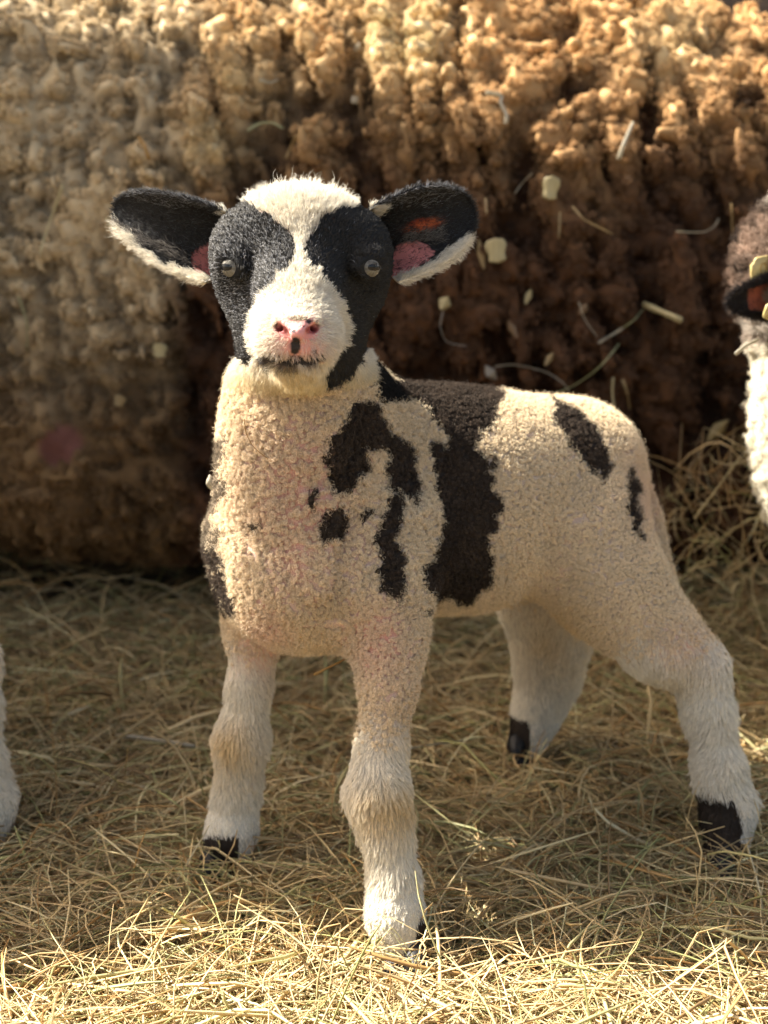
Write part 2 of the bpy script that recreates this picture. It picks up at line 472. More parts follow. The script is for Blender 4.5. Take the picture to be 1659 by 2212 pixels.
def knots(V, Q, N, nk, per, size, height, rad, kp, dens=None, seed=0, loop=1.6, knot_size_fn=None):
    """curly wool: small bobbles, each a bundle of looping fibres round its own centre"""
    C, CN = sample(V, Q, N, nk, dens)
    sz = size * rng.uniform(.65, 1.35, nk); hh = height * rng.uniform(.7, 1.3, nk)
    if knot_size_fn is not None:
        s = knot_size_fn(C); sz = sz * s; hh = hh * s
    idx = np.repeat(np.arange(nk), per); n = nk * per
    A, B = tangent_frame(CN); A = A[idx]; B = B[idx]; Nn = CN[idx]
    t = np.linspace(0, 1, kp)[None, :]
    ph = rng.uniform(0, 2 * math.pi, (n, 1)); sg = np.where(rng.random((n, 1)) < .5, -1, 1)
    om = sg * rng.uniform(.6, 1.4, (n, 1)) * loop * 2 * math.pi
    rr = sz[idx][:, None] * rng.uniform(.25, 1.0, (n, 1)) * (0.55 + 0.5 * np.sin(t * math.pi))
    hz = hh[idx][:, None] * (rng.uniform(.5, 1.1, (n, 1)) * np.sqrt(t)) - 0.0008
    ra = rr * np.cos(ph + om * t); rb = rr * np.sin(ph + om * t)
    P = C[idx][:, None, :] + A[:, None, :] * ra[:, :, None] + B[:, None, :] * rb[:, :, None] + Nn[:, None, :] * hz[:, :, None]
    P = P + (rng.normal(size=(n, kp, 3)) * (sz[idx] * .10)[:, None, None])
    return P, C, CN, idx, t
def strokes(root, N, comb, L, kp, lift, curl=0.0, curlf=1.0, wob=0.1):
    """straight or wavy hairs: comb = direction along the skin, lift = how far they stand off it"""
    n = len(root)
    t = np.linspace(0, 1, kp)[None, :, None]
    comb = comb - N * (comb * N).sum(1, keepdims=True); comb = unit(comb + 1e-6)
    d0 = unit(comb * (1 - lift)[:, None] + N * (lift + .25)[:, None] + rng.normal(size=(n, 3)) * wob)
    d1 = unit(comb * (1 - lift * .6)[:, None] + N * (lift * .7)[:, None] + rng.normal(size=(n, 3)) * wob)
    Lk = L[:, None, None]
    P = root[:, None, :] - N[:, None, :] * 0.0006 + (d0[:, None, :] * (t - t * t / 2) + d1[:, None, :] * (t * t / 2)) * Lk
    if curl > 0:
        A, B = tangent_frame(d1)
        ph = rng.uniform(0, 6.28, (n, 1, 1)); f = curlf * rng.uniform(.6, 1.4, (n, 1, 1)) * 6.28
        P = P + (A[:, None, :] * np.cos(ph + f * t) + B[:, None, :] * np.sin(ph + f * t)) * t * curl * Lk
    return P

def clump(P, root, every, amount):
    n = len(P); k = P.shape[1]
    seeds = rng.choice(n, max(1, n // every), replace=False)
    kd = KDTree(len(seeds))
    for j, i in enumerate(seeds): kd.insert(root[i], j)
    kd.balance()
    near = np.fromiter((kd.find(q)[1] for q in root), int, n)
    tgt = P[seeds[near]]
    w = (np.linspace(0, 1, k) ** 1.4)[None, :, None] * np.broadcast_to(np.asarray(amount, float), (n,))[:, None, None]
    return P + (tgt - P) * w

# ------------------------------------------------------------------ the ewe
def build_ewe():
    g = 0.0042
    gx = np.arange(-1.05, 1.32, g); gy = np.arange(1.38, 2.34, g * 1.25); gz = np.arange(0.02, 1.0, g)
    f = Field(gx, gy, gz)
    K = .08
    I3 = np.eye(3)
    f.ell((-.10, 1.86, .475), (.86, .345, .40), k=K)
    f.ell((-.62, 1.86, .50), (.34, .31, .37), k=K)
    f.ell((.27, 1.86, .485), (.52, .325, .325), k=K)
    f.ell((.42, 1.76, .205), (.38, .19, .145), k=K)
    f.ell((-.36, 1.76, .215), (.42, .20, .145), k=K)
    f.cone((.70, 1.86, .54), (.97, 1.84, .80), .18, .11, k=K)
    f.cone((.95, 1.84, .82), (1.14, 1.82, .74), .085, .05, k=.04)
    f.cone((.95, 1.72, .86), (.94, 1.62, .84), .03, .015, k=.02)
    f.cone((.95, 1.96, .86), (.94, 2.06, .84), .03, .015, k=.02)
    for lx, ly in ((-.66, 1.70), (-.62, 2.02), (.52, 1.72), (.50, 2.0)):
        f.cone((lx, ly, .34), (lx + .02, ly, .19), .10, .045, k=.05)
        f.cone((lx + .02, ly, .19), (lx, ly, .025), .034, .030, k=.02)
    # udder in front of the far hind leg
    f.ell((-.42, 1.60, .275), (.048, .055, .040), k=.03)
    f.cone((-.39, 1.565, .26), (-.385, 1.545, .225), .013, .009, k=.012)
    # locks: ridges that hang down the flank, broken into bobbles
    m = np.abs(f.v) < 0.045
    I = np.argwhere(m); P = np.stack([gx[I[:, 0]], gy[I[:, 1]], gz[I[:, 2]]], 1)
    wool = sstep(.05, .10, P[:, 2]) * sstep(.95, .85, P[:, 0])
    ud = np.exp(-(((P - np.array([-.41, 1.58, .27])) / .06) ** 2).sum(1))
    D = ewe_relief(P)
    f.v[m] -= (D * wool * (1 - np.clip(ud * 1.3, 0, 1))).astype(np.float32)
    V, Q = f.mesh(); V = smooth_mesh(V, Q, 1, .4); N = vnormals(V, Q)
    return V, Q, N
def ewe_relief(P):
    w = P + 0.02 * np.stack([fbm(P * 7, 31, 2), fbm(P * 7, 41, 2), fbm(P * 7, 51, 2)], 1)
    sl = w[:, 0] + 0.18 * (w[:, 2] - .5)
    left = sstep(-.22, -.38, P[:, 0])
    a = noise(np.stack([sl * 26, w[:, 1] * 12, w[:, 2] * 6.5], 1), 61)
    rope = np.minimum(np.abs(a) * 3.2, 1.25) - .75
    b = fbm(np.stack([sl * 62, w[:, 1] * 50, w[:, 2] * 52], 1), 71, 2)
    big = fbm(P * 9, 81, 2)
    bob = -.75 + 3.0 * np.abs(noise(np.stack([sl * 40, w[:, 1] * 36, w[:, 2] * 38], 1), 77))
    return (0.017 * rope * (1 - .65 * left) + (0.0095 - .0015 * left) * bob + 0.004 * b + 0.014 * big + .002)
EWE_CREAM = [(430, -40, 560, 120), (850, 60, 110, 150), (1430, 90, 90, 70), (400, 300, 130, 60), (620, -20, 200, 60)]
def ewe_colour(P, relief):
    px, py, d = proj(P)
    n = fbm(P * 12, 91, 3); n2 = fbm(P * 40, 95, 2)
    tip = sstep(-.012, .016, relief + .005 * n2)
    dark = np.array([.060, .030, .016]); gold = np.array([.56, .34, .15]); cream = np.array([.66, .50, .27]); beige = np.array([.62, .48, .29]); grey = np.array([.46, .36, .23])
    low = sstep(.75, .50, P[:, 2] + .09 * n)                     # browner down the flank, with the lower side's shade painted in
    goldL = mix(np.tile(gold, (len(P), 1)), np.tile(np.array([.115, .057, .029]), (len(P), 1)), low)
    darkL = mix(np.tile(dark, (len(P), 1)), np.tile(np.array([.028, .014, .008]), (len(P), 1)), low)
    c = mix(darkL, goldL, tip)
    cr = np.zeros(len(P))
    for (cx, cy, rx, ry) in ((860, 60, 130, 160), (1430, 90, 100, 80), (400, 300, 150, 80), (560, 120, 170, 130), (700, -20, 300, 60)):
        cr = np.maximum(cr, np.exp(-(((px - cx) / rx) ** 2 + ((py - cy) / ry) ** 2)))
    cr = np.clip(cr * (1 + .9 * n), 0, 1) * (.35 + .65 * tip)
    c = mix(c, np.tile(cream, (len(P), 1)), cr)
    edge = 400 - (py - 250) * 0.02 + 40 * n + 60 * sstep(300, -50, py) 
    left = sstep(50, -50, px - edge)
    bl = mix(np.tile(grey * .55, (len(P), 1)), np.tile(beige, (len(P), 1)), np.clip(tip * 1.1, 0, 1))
    lowleft = sstep(.46, .24, P[:, 2] + .05 * n)  # shade of the recess under the belly, painted into the beige
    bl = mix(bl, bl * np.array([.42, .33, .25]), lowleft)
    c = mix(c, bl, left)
    return c
def make_ewe():
    V, Q, N = build_ewe()
    root = empty('ewe', (0, 1.86, 0)); tag(root, 'large brown and beige ewe with a thick matted fleece standing behind the lamb', 'sheep')
    org = (0, 1.86, 0)
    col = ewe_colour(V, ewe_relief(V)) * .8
    face = sstep(.93, .97, V[:, 0]); col = mix(col, np.tile([.02, .016, .014], (len(V), 1)), face)
    leg = sstep(.09, .05, V[:, 2]); col = mix(col, np.tile([.10, .07, .05], (len(V), 1)), leg)
    ud = np.exp(-(((V - np.array([-.41, 1.56, .255])) / .032) ** 2).sum(1)); col = mix(col, np.tile([.16, .07, .055], (len(V), 1)), sstep(.25, .5, ud))
    np_mesh('body', V, Q, M_EWESKIN, root, col=col, org=org)
    # fleece
    px, py, d = proj(V)
    toC = unit(np.array([0, 0, CAMZ]) - V)
    vis = sstep(-.35, .0, (N * toC).sum(1))
    dens = (.06 + vis) * sstep(.03, .07, V[:, 2]) * sstep(.92, .86, V[:, 0]) * (1 - sstep(.2, .5, ud)) * (.35 + .65 * sstep(-.75, -.6, V[:, 0]) * sstep(.8, .65, V[:, 0]))
    def szf(C): return np.where(C[:, 0] < -.27, 1.0, 1.15)
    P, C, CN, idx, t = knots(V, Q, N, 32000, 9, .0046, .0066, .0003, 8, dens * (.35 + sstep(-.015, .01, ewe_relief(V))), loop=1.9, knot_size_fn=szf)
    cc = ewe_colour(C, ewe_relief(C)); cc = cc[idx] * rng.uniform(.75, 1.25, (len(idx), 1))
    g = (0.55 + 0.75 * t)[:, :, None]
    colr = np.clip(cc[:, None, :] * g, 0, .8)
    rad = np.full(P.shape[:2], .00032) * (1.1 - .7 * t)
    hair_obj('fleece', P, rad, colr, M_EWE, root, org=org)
    # long stray fibres
    r, n = sample(V, Q, N, 26000, dens)
    down = np.tile([0.0, 0, -1.0], (len(r), 1)) + rng.normal(size=(len(r), 3)) * .5
    L = rng.uniform(.006, .020, len(r)) * np.where(r[:, 0] < -.2, 1.25, 1.0)
    P = strokes(r, n, down, L, 8, rng.uniform(.2, .8, len(r)), curl=.16, curlf=1.3, wob=.3)
    c = ewe_colour(r, ewe_relief(r) + .012) * rng.uniform(.8, 1.3, (len(r), 1))
    tt = np.linspace(0, 1, 8)[None, :]
    hair_obj('stray_wool', P, np.full(P.shape[:2], .00020) * (1.1 - .8 * tt), np.clip(np.repeat(c[:, None, :], 8, 1) * (.8 + .5 * tt)[:, :, None], 0, .85), M_EWE, root, org=org)
    return V, Q, N
EV, EQ, EN = make_ewe()
# ------------------------------------------------------------------ the lamb: body field
def build_lamb():
    def ax(lo, a, b, hi, g1=.0032, g2=.00125):
        return np.concatenate([np.arange(lo, a, g1), np.arange(a, b, g2), np.arange(b, hi, g1)])
    gx = ax(-.17, -.135, .015, .40); gy = ax(.66, .68, .86, 1.42); gz = ax(-.005, .345, .525, .575)
    f = Field(gx, gy, gz)
    def c(p, q, k=.02, op='add'):                     # (px, py, depth, radius in px)
        f.cone(W(*p[:3]), W(*q[:3]), rp(p[3], p[2]), rp(q[3], q[2]), k, op)
    def ch(pts, k=.02):
        for a, b in zip(pts[:-1], pts[1:]): c(a, b, k)
    CA = np.array([[1, 0, 0], [0, SP, CP], [0, CP, -SP]])       # right, up, away in camera axes
    def e(p, r, k=.02, op='add', rot=0.0):
        ca, sa = math.cos(rot), math.sin(rot)
        A = np.array([CA[0] * ca + CA[1] * sa, -CA[0] * sa + CA[1] * ca, CA[2]])
        f.ell(W(*p[:3]), np.array(r) * p[2] / FPX, A, k, op)
    # trunk
    c((745, 1110, .985, 150), (1010, 1075, 1.045, 195), .05)
    c((800, 1190, .985, 130), (975, 1108, 1.035, 178), .05)
    c((1010, 1068, 1.045, 192), (1225, 1018, 1.10, 146), .05)
    e((665, 1195, .955), (165, 168, 170), .05)
    e((655, 1290, .950), (115, 88, 150), .04)
    c((528, 1165, .985, 62), (560, 1260, .985, 55), .05)         # far shoulder
    ch([(800, 1040, .975, 78), (835, 1160, .945, 76), (825, 1290, .930, 72), (842, 1400, .920, 60)], .035)
    # neck
    ch([(645, 770, .905, 112), (642, 880, .915, 124), (650, 1010, .935, 136), (668, 1140, .955, 152)], .04)
    ch([(720, 850, .945, 85), (790, 960, .985, 92), (880, 985, 1.01, 110)], .05)
    # near front leg
    ch([(842, 1380, .920, 58), (840, 1490, .912, 45), (824, 1610, .905, 42), (815, 1715, .896, 57), (836, 1800, .895, 43),
        (850, 1900, .893, 41), (852, 1975, .890, 53), (866, 2040, .884, 50)], .018)
    # far front leg
    ch([(556, 1260, .995, 66), (550, 1370, 1.005, 52), (540, 1480, 1.01, 38), (521, 1600, 1.01, 49), (515, 1690, 1.015, 39),
        (507, 1745, 1.02, 37), (500, 1800, 1.02, 46), (488, 1845, 1.02, 42)], .018)
    # near hind leg
    ch([(1240, 1030, 1.07, 126), (1268, 1165, 1.045, 104), (1340, 1290, 1.03, 79), (1428, 1388, 1.03, 60), (1510, 1445, 1.04, 48)], .04)
    c((1220, 1150, 1.05, 75), (1290, 1260, 1.03, 70), .04)
    ch([(1512, 1440, 1.04, 52), (1530, 1540, 1.035, 42), (1552, 1660, 1.03, 41), (1572, 1750, 1.03, 50), (1568, 1845, 1.02, 46)], .018)
    # far hind leg
    ch([(1180, 1100, 1.17, 100), (1165, 1280, 1.18, 84), (1190, 1390, 1.20, 70), (1185, 1465, 1.215, 55), (1160, 1545, 1.22, 40), (1140, 1600, 1.225, 40)], .025)
    # tail
    ch([(1300, 950, 1.115, 34), (1362, 1020, 1.115, 30), (1400, 1120, 1.105, 26), (1428, 1240, 1.09, 23), (1480, 1355, 1.085, 14)], .005)
    # head
    e((650, 532, .895), (166, 100, 175), .02)
    e((648, 492, .885), (118, 66, 120), .02)                       # wool cap bump
    e((520, 545, .868), (62, 72, 80), .02)
    e((782, 545, .868), (62, 72, 80), .02)
    c((650, 560, .862, 118), (646, 650, .832, 88), .02)            # nose bridge
    c((646, 640, .830, 78), (643, 712, .797, 68), .02)             # muzzle
    c((604, 722, .800, 50), (612, 742, .797, 46), .012)             # muzzle cheeks
    c((684, 722, .800, 50), (676, 742, .797, 46), .012)
    c((566, 630, .885, 86), (598, 740, .868, 72), .025)            # jaws
    c((738, 630, .885, 86), (700, 740, .868, 72), .025)
    c((645, 745, .855, 88), (643, 792, .814, 34), .018)             # chin
    # puffy upper lips, nose pad, nostrils, philtrum, mouth
    e((608, 744, .7925), (46, 34, 38), .010)
    e((672, 744, .7925), (46, 34, 38), .010)
    c((608, 692, .7785, 10), (642, 722, .7715, 10), .006)
    c((676, 693, .7785, 10), (642, 722, .7715, 10), .006)
    e((642, 696, .7795), (34, 18, 20), .006)
    for s in (-1, 1):
        c((641 + s * 38, 706, .7755, 6.5), (641 + s * 17, 723, .7740, 5), .0025, 'sub')
        c((641 + s * 38, 706, .7790, 6), (641 + s * 48, 700, .7830, 4), .0025, 'sub')
        c((641 + s * 35, 709, .7800, 6.5), (641 + s * 24, 717, .7860, 5), .003, 'sub')
    c((638, 734, .7685, 3.0), (639, 766, .7745, 3.0), .004, 'sub')
    pts = [(566, 768, .812), (585, 776, .798), (603, 779, .790), (622, 777, .784), (639, 770, .781), (656, 777, .784), (677, 779, .790), (695, 775, .799), (712, 764, .812)]
    for a, b in zip(pts[:-1], pts[1:]): c((*a, 6), (*b, 6), .004, 'sub')
    # eye sockets and lids
    for ex, s in ((502, -1), (797, 1)):
        e((ex, 577, .8395), (23, 19, 26), .006, 'sub')
        q = [(ex - 23, 581), (ex - 17, 565), (ex + 1, 557), (ex + 16, 564), (ex + 23, 579), (ex + 11, 594), (ex - 9, 595)]
        q.append(q[0])
        for i, (a, b) in enumerate(zip(q[:-1], q[1:])):
            r = 5 if i < 4 else 3.5
            def dp(x): return .8386 + .00016 * s * (x - ex) + (.0012 if i >= 4 else 0)
            c((*a, dp(a[0]), r), (*b, dp(b[0]), r), .007)
        c((ex - 16, 551, .8410, 8), (ex + 14, 550, .8410, 8), .014)       # soft upper lid
    V, Q = f.mesh()
    V = smooth_mesh(V, Q, 2, .5)
    # gentle wrinkles of skin and wool
    N = vnormals(V, Q)
    px, py, d = proj(V)
    body = sstep(.36, .33, V[:, 2]) * sstep(.19, .24, V[:, 2])
    chest = np.exp(-(((px - 690) / 230) ** 2 + ((py - 1150) / 260) ** 2))
    w = noise(np.stack([V[:, 0] * 25, V[:, 1] * 25, V[:, 2] * 95 + 6 * noise(V * 20, 3)], 1), 21)
    V = V + N * (w * .0048 * chest * body)[:, None]
    V = V + N * (fbm(V * 60, 33, 2) * .0012 * sstep(.36, .33, V[:, 2]))[:, None]
    return V, Q

def ear_mesh(base, tip, edge_w, upv, open_v, curl, base_r=.4, n=46, m=36, roll=0.0, tp=(.45, 2.3)):
    """a cupped leaf with real thickness: inner and outer sheet joined at the rim"""
    base = np.asarray(base); tip = np.asarray(tip)
    L = np.linalg.norm(tip - base); ax = (tip - base) / L
    upv = unit(upv - ax * (upv @ ax)); opn = unit(np.cross(ax, upv)); 
    if opn @ open_v < 0: opn = -opn
    s = np.linspace(0, 1, n)[:, None]; t = np.linspace(-1, 1, m)[None, :]
    w = edge_w * (base_r + (1 - base_r) * np.sin(np.clip(s / .5, 0, 1) * math.pi / 2)) * np.sqrt(np.clip(1 - np.clip((s - tp[0]) / (1 - tp[0]), 0, 1) ** tp[1], 0, 1))
    cu = curl * (1.25 - .55 * s)
    th = t * cu
    R_ = w / np.maximum(np.sin(np.minimum(cu, math.pi / 2)), .3)
    sheet = base + ax * (L * s)[:, :, None] + upv * (R_ * np.sin(th) + w * .15 * roll * s)[:, :, None] + opn * (R_ * (1 - np.cos(th)) - .25 * w + .010 * np.sin(s * 3.0))[:, :, None]
    du = np.gradient(sheet, axis=0); dv = np.gradient(sheet, axis=1)
    nn = unit(np.cross(du, dv))
    if (nn.mean((0, 1)) @ opn) < 0: nn = -nn
    thick = .0016 * (1 - .5 * np.abs(t)) * (1 - .5 * s)
    A = sheet + nn * thick[:, :, None]; B = sheet - nn * thick[:, :, None]
    V = np.concatenate([A.reshape(-1, 3), B.reshape(-1, 3)])
    i = (np.arange(n - 1)[:, None] * m + np.arange(m - 1)[None, :])
    q = np.stack([i, i + 1, i + m + 1, i + m], -1).reshape(-1, 4)
    fl = np.cross(A[0, 1] - A[0, 0], A[1, 0] - A[0, 0]) @ nn[0, 0] < 0
    qa = q[:, ::-1] if fl else q
    qb = (q if fl else q[:, ::-1]) + n * m
    rim = []
    for j in list(range(n - 1)):
        rim.append([j * m, (j + 1) * m, (j + 1) * m + n * m, j * m + n * m])
        a = j * m + m - 1; b = (j + 1) * m + m - 1; rim.append([b, a, a + n * m, b + n * m])
    for j in range(m - 1):
        a = (n - 1) * m + j; rim.append([a, a + 1, a + 1 + n * m, a + n * m])
    S = np.repeat(s, m, 1).ravel(); T = np.repeat(t, n, 0).ravel()
    inner = np.concatenate([np.ones(n * m), np.zeros(n * m)])
    return V, np.concatenate([qa, qb, np.array(rim)]), np.concatenate([S, S]), np.concatenate([T, T]), inner, opn, ax, upv

# ------------------------------------------------------------------ coat pattern (display pixels of the side that faces the camera)
def z2(pts): return [(398 + x * .44, 796 + y * .44) for x, y in pts]
def z3(pts): return [(796 + x * .52, 796 + y * .52) for x, y in pts]
PATCH = [
    z2([(890, 120), (850, 200), (800, 280), (700, 370), (682, 450), (712, 540), (745, 615), (800, 600), (860, 560), (900, 480), (890, 400), (950, 350), (970, 310), (940, 250), (905, 180)]),
    z2([(860, 110), (925, 140), (965, 240), (1020, 320), (960, 400), (880, 400), (770, 340)]),
    z2([(590, 600), (650, 590), (672, 635), (620, 692), (588, 680)]),
    z2([(660, 760), (700, 700), (780, 700), (800, 760), (770, 830), (700, 860), (655, 830)]),
    z2([(860, 690), (910, 685), (915, 730), (870, 745)]),
    z2([(330, 755), (380, 770), (370, 800), (335, 790)]),
    z2([(930, 270), (1010, 300), (1060, 350), (1120, 400), (1150, 500), (1160, 600), (1130, 700), (1110, 640), (1085, 660), (1050, 600), (1000, 590), (980, 500), (1000, 440), (960, 380)]),
    z2([(1000, 600), (1050, 620), (1070, 700), (1060, 800), (1040, 870), (1080, 920), (1085, 1050), (1060, 1165), (1010, 1130), (950, 1060), (970, 960), (930, 880), (960, 700)]),
    z2([(900, 20), (1060, 60), (1200, 50), (1400, 55), (1560, 50), (1545, 180), (1530, 250), (1500, 310), (1440, 340), (1440, 400), (1500, 470), (1550, 650), (1540, 780), (1500, 820), (1510, 950), (1490, 1060), (1420, 1140), (1300, 1130), (1240, 1150), (1180, 1080), (1160, 1020), (1190, 960), (1240, 850), (1260, 700), (1240, 560), (1200, 430), (1190, 340), (1290, 410), (1260, 300), (1200, 220), (1120, 170), (1050, 150), (900, 175)]),
    z2([(1500, 395), (1535, 430), (1535, 500), (1500, 470)]),
    z2([(1170, 1210), (1190, 1210), (1190, 1232), (1172, 1232)]),
    z3([(765, 120), (860, 180), (930, 250), (980, 330), (1000, 400), (980, 470), (930, 440), (870, 350), (820, 290), (770, 210)]),
]
GREYP = z2([(190, 300), (222, 600), (165, 700), (185, 900), (225, 1090), (250, 1230), (170, 1190), (60, 1010), (30, 900), (70, 700), (130, 450)])
LEGB = z3([(1362, 1735), (1400, 1760), (1430, 1735), (1450, 1765), (1500, 1770), (1540, 1850), (1570, 1990), (1560, 2130), (1490, 2160), (1340, 2150), (1340, 1900)])
TAIL_SHADE = z3([(1080, 400), (1110, 470), (1125, 600), (1135, 740), (1115, 720), (1085, 620), (1070, 480)])  # crevice shade between tail and thigh, painted as dark coat
FBLAZE = [(522, 440), (540, 400), (600, 340), (700, 340), (752, 400), (770, 446), (728, 458), (690, 478), (668, 512), (655, 545), (662, 575), (700, 612), (735, 652), (757, 700), (752, 730), (725, 765), (702, 792),
          (704, 836), (735, 826), (765, 795), (800, 745), (830, 1000), (470, 1000), (488, 735), (510, 765), (540, 790), (548, 770), (536, 720), (545, 680), (570, 640), (610, 600), (635, 565), (640, 530), (630, 508), (600, 478), (560, 452)]
def wob(px, py, a, sc=1.0, seed=0):
    P = np.stack([px / 22 * sc, py / 22 * sc, px * 0 + seed], 1)
    return px + a * fbm(P, 101 + seed, 2), py + a * fbm(P, 131 + seed, 2)
C_WHITE = np.array([.73, .60, .415]); C_FURW = np.array([.72, .665, .55]); C_DARK = np.array([.030, .021, .015]); C_BLACK = np.array([.0050, .0050, .0054])
C_PINK = np.array([.62, .30, .24]); C_TAN = np.array([.60, .43, .20])
def lamb_colour(P, kind):
    """kind: 'skin' | 'wool' | 'fur'.  Returns colour and 0..1 darkness of the coat"""
    px, py, d = proj(P)
    x1, y1 = wob(px, py, 16, 1.0)
    n = fbm(P * 45, 141, 3); nf = noise(P * 260, 151)
    headz = (P[:, 2] > .345) & (P[:, 1] < .95) & (py < 870)
    dark = np.zeros(len(P))
    for pl in PATCH: dark[inpoly(x1, y1, pl)] = 1
    g = inpoly(x1, y1, GREYP) & (n + .5 * nf > -.32); dark[g] = np.where(py[g] > 1180 + 60 * n[g], 1, .88)
    leg = inpoly(*wob(px, py, 8, 2.0, 2), LEGB) & (d < 1.12) & (P[:, 0] > .2); dark[leg] = 1
    fh = (P[:, 0] > .05) & (P[:, 0] < .2) & (P[:, 1] > 1.1) & (P[:, 2] < .05) & (px < 1145); dark[fh] = 1
    fl = (py > 1805) & (px < 515) & (d > .96) & (P[:, 0] < -.05); dark[fl] = 1
    fn = (py > 1985) & (px > 905 - (py - 1985) * .2) & (P[:, 0] > -.05) & (d < .96); dark[fn] = 1
    dark[inpoly(x1, y1, TAIL_SHADE) & (P[:, 0] > .15)] = 1
    xh, yh = wob(px, py, 9, 1.6, 4)
    white_face = inpoly(xh, yh, FBLAZE)
    hd = headz & ~white_face & ~((py > 735) & (px < 500))
    dark[headz] = 0; dark[hd] = 1
    white = C_WHITE if kind == 'wool' else C_FURW
    c = np.tile(white, (len(P), 1)) * (1 + .10 * n)[:, None]
    # warm stains: knees, belly, chest
    tan = np.zeros(len(P))
    for (cx, cy, rx, ry, a) in ((845, 1745, 75, 60, .8), (500, 1620, 60, 70, .75), (690, 1330, 160, 60, .45), (620, 830, 120, 35, .35), (1190, 1400, 70, 90, .5), (860, 1560, 60, 120, .25), (1240, 1330, 60, 90, .5)):
        tan = np.maximum(tan, a * np.exp(-(((px - cx) / rx) ** 2 + ((py - cy) / ry) ** 2)))
    c = mix(c, np.tile(C_TAN, (len(P), 1)), np.clip(tan * (1 + .6 * n), 0, 1))
    pinkz = np.zeros(len(P))
    for (cx, cy, rx, ry, a) in ((575, 1370, 55, 90, .75), (810, 1390, 70, 80, .75), (640, 1080, 120, 190, .6), (560, 1010, 60, 130, .3), (1395, 1050, 50, 100, .5), (1480, 1400, 70, 60, .35), (850, 1480, 60, 90, .35)):
        pinkz = np.maximum(pinkz, a * np.exp(-(((px - cx) / rx) ** 2 + ((py - cy) / ry) ** 2)))
    if kind == 'skin':
        sk = mix(c * .62, np.tile(C_PINK, (len(P), 1)), np.clip(.25 + pinkz * 1.1 + .25 * n, 0, .9) * sstep(.12, .2, P[:, 2]))
        nose = np.clip(np.exp(-(((px - 641) / 46) ** 4 + ((py - 712) / 30) ** 4)) * 1.6, 0, 1) * (d < .80)
        lips = np.clip(np.exp(-(((px - 645) / 50) ** 2 + ((py - 752) / 26) ** 2)) * 1.2, 0, 1) * (d < .81)
        sk = mix(sk, np.tile([.62, .27, .24], (len(P), 1)), np.maximum(nose, lips * .8))
        c = sk
    else:
        c = mix(c, np.tile([.66, .42, .33], (len(P), 1)), np.clip(pinkz * .55 * (1 + n), 0, 1))
    dk = np.where(headz[:, None], C_BLACK[None], C_DARK[None]) * (1 + .5 * n[:, None])
    if kind == 'skin': dk = dk * 1.0
    c = mix(c, dk, dark)
    if kind == 'fur':
        lip = sstep(1.25, .75, ((px - 622) / 22) ** 2 + ((py - 786) / 9) ** 2) + sstep(1.25, .75, ((px - 664) / 13) ** 2 + ((py - 782) / 5) ** 2) + sstep(1.25, .7, ((px - 576) / 17) ** 2 + ((py - 780) / 16) ** 2 + .5 * nf)
        c = mix(c, np.tile([.03, .028, .03], (len(P), 1)), np.clip(lip, 0, 1) * (d < .84))
        pk = np.exp(-(((px - 650) / 46) ** 2 + ((py - 755) / 22) ** 2)) * (d < .82) * .75
        c = mix(c, np.tile([.70, .40, .32], (len(P), 1)), pk)
    if kind == 'skin':
        # dark spots on nose, philtrum and lips
        for (cx, cy, rx, ry) in ((638, 747, 12, 19), (667, 694, 9, 5), (678, 761, 6, 7), (660, 774, 9, 5), (634, 716, 5, 4), (626, 711, 2.5, 2.5), (656, 705, 2.5, 2.5), (647, 710, 2, 2), (684, 695, 3, 3)):
            q = ((px - cx) / rx) ** 2 + ((py - cy) / ry) ** 2
            c = mix(c, np.tile([.022, .018, .02], (len(P), 1)), sstep(1.3, .8, q + .3 * nf) * (d < .81))
        lip = sstep(12, 5, np.abs(py - (777 + .0012 * (px - 640) ** 2 * -1))) * (np.abs(px - 642) < 66) * (d < .825)
        lip = np.maximum(lip, sstep(1.3, .7, ((px - 642) / 42) ** 2 + ((py - 784) / 11) ** 2) * (d < .815))
        lip = np.maximum(lip, sstep(1.3, .7, ((px - 575) / 28) ** 2 + ((py - 776) / 14) ** 2 + .4 * n) * (d < .83))
        c = mix(c, np.tile([.02, .017, .018], (len(P), 1)), lip)
        brn = sstep(1.3, .6, ((px - 645) / 24) ** 2 + ((py - 688) / 7) ** 2 + .3 * nf) * (d < .81)
        c = mix(c, np.tile([.13, .09, .05], (len(P), 1)), brn)
        for s in (-1, 1):  # shadow in the nostrils, painted as dark red
            q = ((px - (641 + s * 32)) / 15) ** 2 + ((py - 713) / 10) ** 2
            c = mix(c, np.tile([.26, .06, .055], (len(P), 1)), sstep(1.3, .5, q) * (d < .81))
    return np.clip(c, 0.003, .85), dark, pinkz

def ear_zone(px, py, left):
    """colour classes of the ear by where they lie on it: black, white rim, pink skin, painted orange glow"""
    if left:
        white = inpoly(px, py, [(225, 475), (262, 492), (300, 515), (322, 548), (380, 578), (450, 592), (480, 640), (360, 640), (225, 540)]) | inpoly(px, py, [(468, 438), (503, 446), (498, 468), (480, 462)])
        pink = inpoly(px, py, [(415, 550), (440, 530), (480, 530), (480, 600), (420, 588)])
    else:
        white = inpoly(px, py, [(1010, 505), (985, 520), (935, 560), (890, 588), (825, 592), (825, 640), (930, 640), (1040, 540)]) | inpoly(px, py, [(795, 440), (838, 444), (826, 466), (800, 470)])
        pink = inpoly(px, py, [(832, 565), (862, 528), (895, 520), (925, 532), (940, 545), (915, 570), (870, 592), (832, 602)])
    return white, pink

